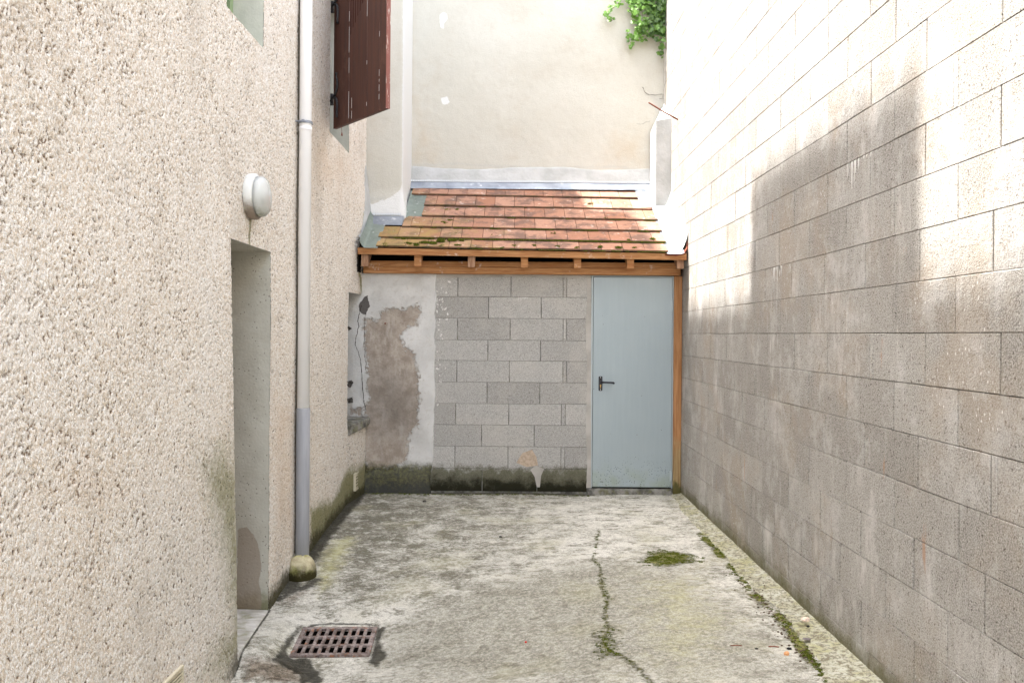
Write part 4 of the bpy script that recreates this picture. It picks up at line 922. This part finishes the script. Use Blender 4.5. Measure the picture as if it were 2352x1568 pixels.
# zinc flashings
def zsheet(name, A, B, f, alg=0): return gridobj(name, np.array(A), np.array(B), f, ZINC, shed, attrs=lambda a, b: dict(algae=b*0+alg))
def zl(a, b):  # left side gutter strip, curling up at the wall
    x = -1.235-.165*a-.035*np.maximum(0, a-.8)*0; up = .10*np.maximum(0, a-.72)**1.5*4.5
    return x+.006*(fbm(a*3, b*5, 2)-.5), b, rz(b)+.016+tl(x)+up+.004*(fbm(a*5, b*7, 6)-.5)
zsheet('flashing', np.linspace(0, 1, 16), np.arange(7.555, 8.14, .02), zl, .8)
zsheet('flashing', np.linspace(0, 1, 10), np.arange(8.165, 8.74, .02), lambda a, b: (-.89-.185*a, b, rz(b)+.014+.05*np.maximum(0, a-.8)*2+.004*(fbm(a*5, b*7, 6)-.5)), .8)
zsheet('flashing', np.linspace(-1.40, -1.07, 20), np.linspace(0, 1, 8), lambda a, b: (a, 7.985+.15*b, rz(7.985)+.030+.110*b+.003*(fbm(a*9, b, 3)-.5)), .1)
zsheet('flashing', np.linspace(-1.10, 1.475, 90), np.linspace(0, 1, 6), lambda a, b: (a, 8.79+.065*b, 3.035+.082*b+.004*(fbm(a*7, b, 3)-.5)), .1)
def zr_(a, b):
    e = np.where(b < 8.42, 1.415, 1.30); w2 = np.where(b < 8.42, .155, .155); x = e+w2*a
    stp = .010*(1-((b-7.583)/.2 % 1)); return x, b, rz(b)+.008+stp+tl(x)*(b < 8.2)+.03*np.maximum(0, a-.8)*2
zsheet('flashing', np.linspace(0, 1, 8), np.arange(7.56, 8.86, .01), zr_, .0)
b = MB()
for x0, x1, yy, z0, z1 in ((-1.10, 1.47, 8.848, 3.117, 3.135), (-1.38, -1.10, 8.128, 2.652, 2.672)): b.box((x0, yy, z0), (x1, yy+.004, z1))
obj('perforated_strip', b, STRIP, shed)
# white fillets of plaster between roof and side walls
def fr_(a, b):
    x = 1.55+.062*a; z = rz(b)+.012+.16*a**1.6+.012*(fbm(b*5, a, 5)-.5); return x, b, z
gridobj('plaster_fillet', np.linspace(0, 1, 10), np.arange(7.60, 8.88, .02), fr_, WPL, shed)
gridobj('plaster_fillet', np.linspace(0, 1, 10), np.arange(7.70, 8.2, .02), lambda a, b: (-1.385-.07*a, b, rz(b)+.03+(.05+.45*sstep(7.72, 8.15, b))*a**1.3), WPL, shed, flip=True)
b = MB(); p0 = (1.56, 7.585, rz(7.585)-.0); b.tube([(1.40, 7.60, 2.232), (1.50, 7.585, 2.228), (1.57, 7.585, 2.245), (1.60, 7.60, 2.29), (1.61, 7.63, 2.36)], [.006, .01, .012, .010, .006], 8); obj('flashing_lip', b, RUST, shed)

# ------------------------------------------------------------------ moss tufts
def tuft(mb, c, r, n, rr, flat=.6):
    for _ in range(n):
        a = rr.uniform(0, 6.28); q = r*math.sqrt(rr.random()); h = r*flat*math.sqrt(max(0, 1-(q/r)**2))*rr.uniform(.5, 1.15); s = rr.uniform(.0022, .0045)
        x, y, z = c[0]+q*math.cos(a), c[1]+q*math.sin(a), c[2]; b0 = rr.uniform(0, 6.28); k = len(mb.v)
        mb.v += [(x+s*math.cos(b0), y+s*math.sin(b0), z-.002), (x+s*math.cos(b0+2.1), y+s*math.sin(b0+2.1), z-.002), (x+s*math.cos(b0+4.2), y+s*math.sin(b0+4.2), z-.002), (x+rr.uniform(-s, s), y+rr.uniform(-s, s), z+max(.003, h))]
        t = rr.random()
        mb.f += [(k, k+1, k+3), (k+1, k+2, k+3), (k+2, k, k+3)]; mb.a += [t]*3
def onroof(x, y):
    a, bb = _r(x, y); Y = (EZ-CZ-RS*E0+.02)/(bb-RS); X = a*Y; return (X, Y, CZ+bb*Y)
b = MB(); rr = random.Random(3)
def rowmoss(r, x0, x1, dens, rad):
    y0, z, _, _ = tile_edges[r]; x = x0
    while x < x1:
        if float(fbm(x*6, r*3.3, 5)) > 1-dens: tuft(b, (x, y0-.004, z-.010+tl(x)), rad*rr.uniform(.4, 1.2), 22, rr, .9)
        x += .012
rowmoss(1, -.35, 1.43, .72, .019); rowmoss(1, -1.1, -.35, .55, .015); rowmoss(2, -.6, 1.43, .56, .014); rowmoss(2, -1.05, -.6, .4, .011); rowmoss(3, -.9, 1.4, .34, .008); rowmoss(4, -.9, 1.3, .3, .007); rowmoss(5, -1, 1.3, .25, .006); rowmoss(0, -1.2, 1.4, .45, .009)
for (x, y, r, n) in [(883, 563, .035, 260), (940, 560, .035, 260), (955, 563, .04, 320), (975, 558, .045, 380), (995, 560, .045, 420), (1010, 555, .04, 320), (1015, 566, .03, 150), (1055, 563, .02, 90), (1040, 552, .04, 260), (1060, 552, .025, 120), (1050, 563, .035, 220), (1092, 567, .018, 80), (1152, 570, .022, 140), (1180, 563, .016, 80), (1230, 563, .016, 80), (1280, 566, .02, 90), (1325, 568, .022, 110), (1375, 567, .022, 110), (1423, 568, .028, 220), (1460, 568, .02, 60), (1500, 548, .022, 110), (1357, 467, .018, 90), (1020, 512, .03, 160), (1035, 506, .02, 90), (1000, 468, .016, 60), (985, 464, .014, 50), (1030, 481, .016, 60), (1050, 481, .018, 70), (962, 512, .018, 60), (1446, 550, .016, 60), (1270, 535, .012, 50), (1390, 500, .012, 40), (1015, 548, .03, 160), (925, 548, .02, 70), (1050, 535, .016, 50), (1130, 540, .014, 40)]:
    for _ in range(3):
        p = onroof(x+rr.uniform(-5, 5), y+rr.uniform(-2, 2)); tuft(b, (p[0], p[1], p[2]-.002), r*1.0, n//2, rr, .6)
tag(obj('moss', b, MOSS, loc=(0, 8, 2.4)), 'green moss clumps growing on the clay roof tiles', 'moss', kind='stuff')
b = MB(); rr = random.Random(8)
def gtuft(x, y, r, n, fl=.5):
    X, Y = og(x, y); tuft(b, (X, Y, float(gz(X, Y))), r, n, rr, fl)
for _ in range(300):
    a = rr.uniform(0, 6.28); q = rr.random()**.7*1.15*(1+.35*math.sin(3*a+1)); x, y = 1535+60*q*math.cos(a), 1281+15*q*math.sin(a)
    if float(fbm(x*.09, y*.3, 3)) > .40: gtuft(x, y, .014, 22, .3)
st = [(1612, 1225), (1640, 1252), (1668, 1288), (1700, 1322), (1740, 1372), (1790, 1415), (1812, 1440), (1850, 1500), (1885, 1530), (1905, 1568)]
for (ax_, ay), (bx_, by) in zip(st[:-1], st[1:]):
    for _ in range(30):
        t = rr.random(); w_ = rr.gauss(0, 1)
        if float(fbm((ax_+(bx_-ax_)*t)*.07, ay*.05, 7, 2)) < .38: continue
        if (1760 < ax_+(bx_-ax_)*t < 1840) and rr.random() < .6: continue
        gtuft(ax_+(bx_-ax_)*t+w_*7, ay+(by-ay)*t+rr.gauss(0, 3), .014, 26, .5)
ck = [(1376, 1215), (1368, 1250), (1363, 1285), (1384, 1312), (1382, 1345), (1398, 1372), (1393, 1410), (1396, 1440), (1390, 1485), (1415, 1500), (1448, 1520)]
for (ax_, ay), (bx_, by) in zip(ck[:-1], ck[1:]):
    for _ in range(5):
        t = rr.random()
        if float(fbm(ay*.05+t, 3.3, 9, 2)) < .40: continue
        gtuft(ax_+(bx_-ax_)*t+rr.gauss(0, 5), ay+(by-ay)*t, .012, 18, .4)
for _ in range(60): gtuft(rr.gauss(1394, 16), rr.gauss(1478, 18), .010, 12, .4)
for _ in range(220):
    X = rr.uniform(-1.38, .75); Y = YS-.055-abs(rr.gauss(0, .03)); tuft(b, (X, Y, float(gz(X, Y))), .012, 14, rr, .5)
tag(obj('moss', b, MOSS, loc=(1, 5, 0)), 'low green moss patches growing on the concrete yard floor', 'moss', kind='stuff')

# ------------------------------------------------------------------ ivy
ivy = thing('ivy', 'green ivy trailing over the cream wall in the top right corner', 'ivy', tuple(onY(1500, 0, 8.85)))
lb = MB(); sb = MB(); rr = random.Random(21)
LS = [(0, -.45), (.28, -.50), (.52, -.22), (.34, .0), (.40, .30), (.16, .28), (0, .62), (-.16, .28), (-.40, .30), (-.34, .0), (-.52, -.22), (-.28, -.50)]
def leaf(p, s, tone, nrm=None):
    nrm = nrm or Vector((rr.uniform(-.6, .4), -1, rr.uniform(-.1, .9))).normalized()
    dn = Vector((rr.uniform(-.7, .7), 0, -1)); dn = (dn-nrm*dn.dot(nrm)).normalized(); sd_ = dn.cross(nrm); k = len(lb.v)
    lb.v.append(tuple(p)); 
    for (u, v) in LS: lb.v.append(tuple(p+sd_*(u*s)+dn*(v*s)+nrm*(-.22*s*abs(u)*1.4+rr.uniform(-.03, .03)*s)))
    n = len(LS)
    for i in range(n): lb.f.append((k, k+1+i, k+1+(i+1) % n)); lb.a.append(tone)
def strand(pts, s, dens, tone, Y0=8.83, sp=.035):
    P = [onY(x, y, Y0) for x, y in pts]; q = []
    for p, n_ in zip(P[:-1], P[1:]):
        L = (n_-p).length; k = max(1, int(L/.012))
        for i in range(k): q.append(p.lerp(n_, i/k)+Vector((rr.gauss(0, .003), rr.gauss(0, .004), 0)))
    q.append(P[-1]); sb.tube(q, .0022, 5)
    for p in q:
        for _ in range(dens):
            if rr.random() < .8: leaf(p+Vector((rr.gauss(0, sp), -abs(rr.gauss(0, .03))-.006, rr.gauss(0, sp*.6))), s*rr.uniform(.6, 1.25), min(1, max(0, rr.gauss(tone, .2))))
strand([(1440, -60), (1430, -10), (1418, 14), (1402, 22), (1395, 40), (1405, 48), (1415, 44)], 0.0468, 1, .75, sp=.02)
strand([(1425, 10), (1410, 18), (1392, 30)], 0.0416, 1, .8, sp=.018)
strand([(1450, -60), (1452, 0), (1455, 25), (1462, 42), (1470, 60), (1462, 78), (1456, 88)], 0.0520, 2, .85, sp=.035)
strand([(1470, -40), (1475, 30), (1480, 50), (1470, 75)], 0.0520, 1, .75, sp=.045)
strand([(1470, 70), (1462, 85), (1452, 92)], 0.0468, 2, .8, sp=.025)
strand([(1440, 72), (1447, 98), (1452, 110), (1448, 106)], 0.0468, 1, .55, sp=.016)
strand([(1500, -60), (1498, 20), (1492, 50), (1494, 75)], 0.0598, 2, .42, sp=.05)
strand([(1515, -60), (1518, 30), (1514, 60), (1518, 88)], 0.0650, 3, .12, sp=.055)
strand([(1505, -60), (1508, 20), (1500, 55), (1508, 80)], 0.0624, 2, .30, sp=.06)
strand([(1525, -60), (1526, 10), (1524, 50)], 0.0598, 2, .2, sp=.04); strand([(1490, -60), (1485, 0), (1480, 30)], 0.0598, 2, .5, sp=.06)
strand([(1520, 80), (1520, 100), (1519, 118), (1517, 130)], 0.0468, 1, .5, sp=.014); strand([(1524, 10), (1532, 20)], 0.0468, 2, .6, sp=.02)
obj('foliage', lb, LEAF, ivy); obj('stem', sb, STEM, ivy)
# rod
b = MB(); p = onY(1490, 236, 8.02); q = onX(1557, 275, XR-.002); b.tube([p, p.lerp(q, .5)+Vector((0, 0, -.004)), q], .0075, 8)
tag(obj('metal_rod', b, RUST, loc=tuple(p), smooth=True), 'thin rusty red rod bridging the corner below the ivy', 'rod')

# ------------------------------------------------------------------ grate
GZ = float(gz(gc.x, gc.y))
gr = thing('drain_grate', 'rusty square cast iron drain grate set in the concrete floor', 'drain grate', (gc.x, gc.y, GZ))
def gp(u, v, z=0):
    p = gc+gux*u+guy*v; zz_ = float(gz(p.x, p.y)); return (p.x, p.y, zz_+z)
us = [-gw/2]; NC = 9; mu, mv, sl, br_ = .026, .026, .026, 0
pc = (gw-2*mu-sl)/(NC-1)
for i in range(NC): us += [-gw/2+mu+i*pc, -gw/2+mu+i*pc+sl]
us.append(gw/2); vh = (gd-2*mv-2*.020)/3; vs = [-gd/2]
for i in range(3): vs += [-gd/2+mv+i*(vh+.020), -gd/2+mv+i*(vh+.020)+vh]
vs.append(gd/2)
b = MB()
for i in range(len(us)-1):
    for j in range(len(vs)-1):
        if i % 2 == 1 and j % 2 == 1: continue
        c4 = [(us[i], vs[j]), (us[i+1], vs[j]), (us[i+1], vs[j+1]), (us[i], vs[j+1])]
        nb_ = len(b.v); b.v += [gp(u, v, .004) for u, v in c4]+[gp(u, v, -.008) for u, v in c4]
        b.f += [(nb_, nb_+1, nb_+2, nb_+3)]; b.a.append(.5)
        for e in range(4):
            k = (e+1) % 4; ni, nj = [(i, j-1), (i+1, j), (i, j+1), (i-1, j)][e]
            solid = 0 <= ni < len(us)-1 and 0 <= nj < len(vs)-1 and not (ni % 2 == 1 and nj % 2 == 1)
            if not solid: b.f.append((nb_+e, nb_+4+e, nb_+4+k, nb_+k)); b.a.append(.5)
g_ = obj('grating', b, CAST, gr)
b = MB(); e = [(-gw/2, -gd/2), (gw/2, -gd/2), (gw/2, gd/2), (-gw/2, gd/2)]; T = [gp(u*.99, v*.99, -.004) for u, v in e]; B = [(x, y, z-.4) for x, y, z in T]
for i in range(4): b.quad(T[i], B[i], B[(i+1) % 4], T[(i+1) % 4])
b.quad(*B); obj('pit', b, DARK, gr)
# ------------------------------------------------------------------ small debris
def pebble(name, x, y, r, mat, label, cat, fl=.7, seed=1, group=None, lift=0.):
    X, Y = og(x, y); z = float(gz(X, Y))+lift; rnd = random.Random(seed); bb = blob((X, Y, z+r*fl*.6), (r, r*.8, r*fl), .7, seed, 10, 7)
    bb.v = [tuple(c+rnd.uniform(-.08, .08)*r for c in v) for v in bb.v]
    return tag(obj(name, bb, mat, loc=(X, Y, z)), label, cat, group)
ORG = plain('orange_stone', (.52, .26, .12)); PNK = plain('pale_pink_stone', (.62, .48, .40)); BLKC = plain('charred_bit', (.018, .017, .016)); SLT = plain('slate_chip', (.15, .13, .13)); RED = plain('red_berry', (.60, .03, .02))
pebble('pebble', 1807, 1503, .013, ORG, 'small orange brick pebble on the concrete near the right wall', 'pebble', .8, 4)
pebble('stone', 1850, 1438, .022, PNK, 'pale pink stone lying on the yellow cement strip', 'stone', .5, 6, lift=.03)
pebble('slate_chip', 1853, 1476, .020, SLT, 'flat dark slate chip on the yellow cement strip', 'slate chip', .2, 7, lift=.018)
pebble('char', 1813, 1490, .013, BLKC, 'black charred bit lying beside the orange pebble', 'debris', .4, 8)
pebble('char', 1856, 1450, .009, BLKC, 'black crumb between the pink stone and the slate chip', 'debris', .6, 9, lift=.025)
pebble('char', 1738, 1489, .010, BLKC, 'flat black scrap on bare concrete left of the orange pebble', 'debris', .2, 10)
pebble('berry', 1208, 1475, .006, RED, 'tiny red berry alone on the concrete floor', 'berry', .9, 11)
pebble('debris', 1150, 1233, .014, BLKC, 'dark clod on the pale concrete in the middle of the yard', 'debris', .4, 12)
pebble('debris', 975, 1152, .018, DSTONE, 'dark clod on the concrete before the mossy plaster wall', 'debris', .5, 13)
X, Y = og(1777, 1486); b = MB(); z = float(gz(X, Y)); b.tube([(X-.025, Y, z+.004), (X, Y+.002, z+.006), (X+.025, Y-.003, z+.004)], .0028, 6)
tag(obj('twig', b, RUST, loc=(X, Y, z)), 'short reddish twig lying left of the orange pebble', 'twig')
X, Y = og(1692, 1483); b = MB(); z = float(gz(X, Y)); b.tube([(X-.03, Y, z+.003), (X, Y+.002, z+.004), (X+.025, Y-.001, z+.003)], .0025, 6); o = obj('twig', b, RUST, loc=(X, Y, z)); tag(o, 'reddish twig on open concrete, far from the wall', 'twig')
b = MB(); rr = random.Random(31)
for _ in range(170):     # crumbs and leaf litter along the fillet
    t = rr.random(); x = 1700+t*170+rr.gauss(0, 16); y = 1325+t*200+rr.gauss(0, 8)
    X, Y = og(x, y); z = float(gz(X, Y))+.022*sstep(0, .1, X-np.interp(Y, fys, fxs)); s = rr.uniform(.002, .006)
    b.box((X-s, Y-s*.6, z), (X+s*.8, Y+s*.6, z+s*.9))
tag(obj('leaf_litter', b, plain('litter', (.10, .07, .05)), loc=(1.4, 4.5, 0)), 'dark crumbs and litter scattered along the right gutter strip', 'litter', kind='stuff')
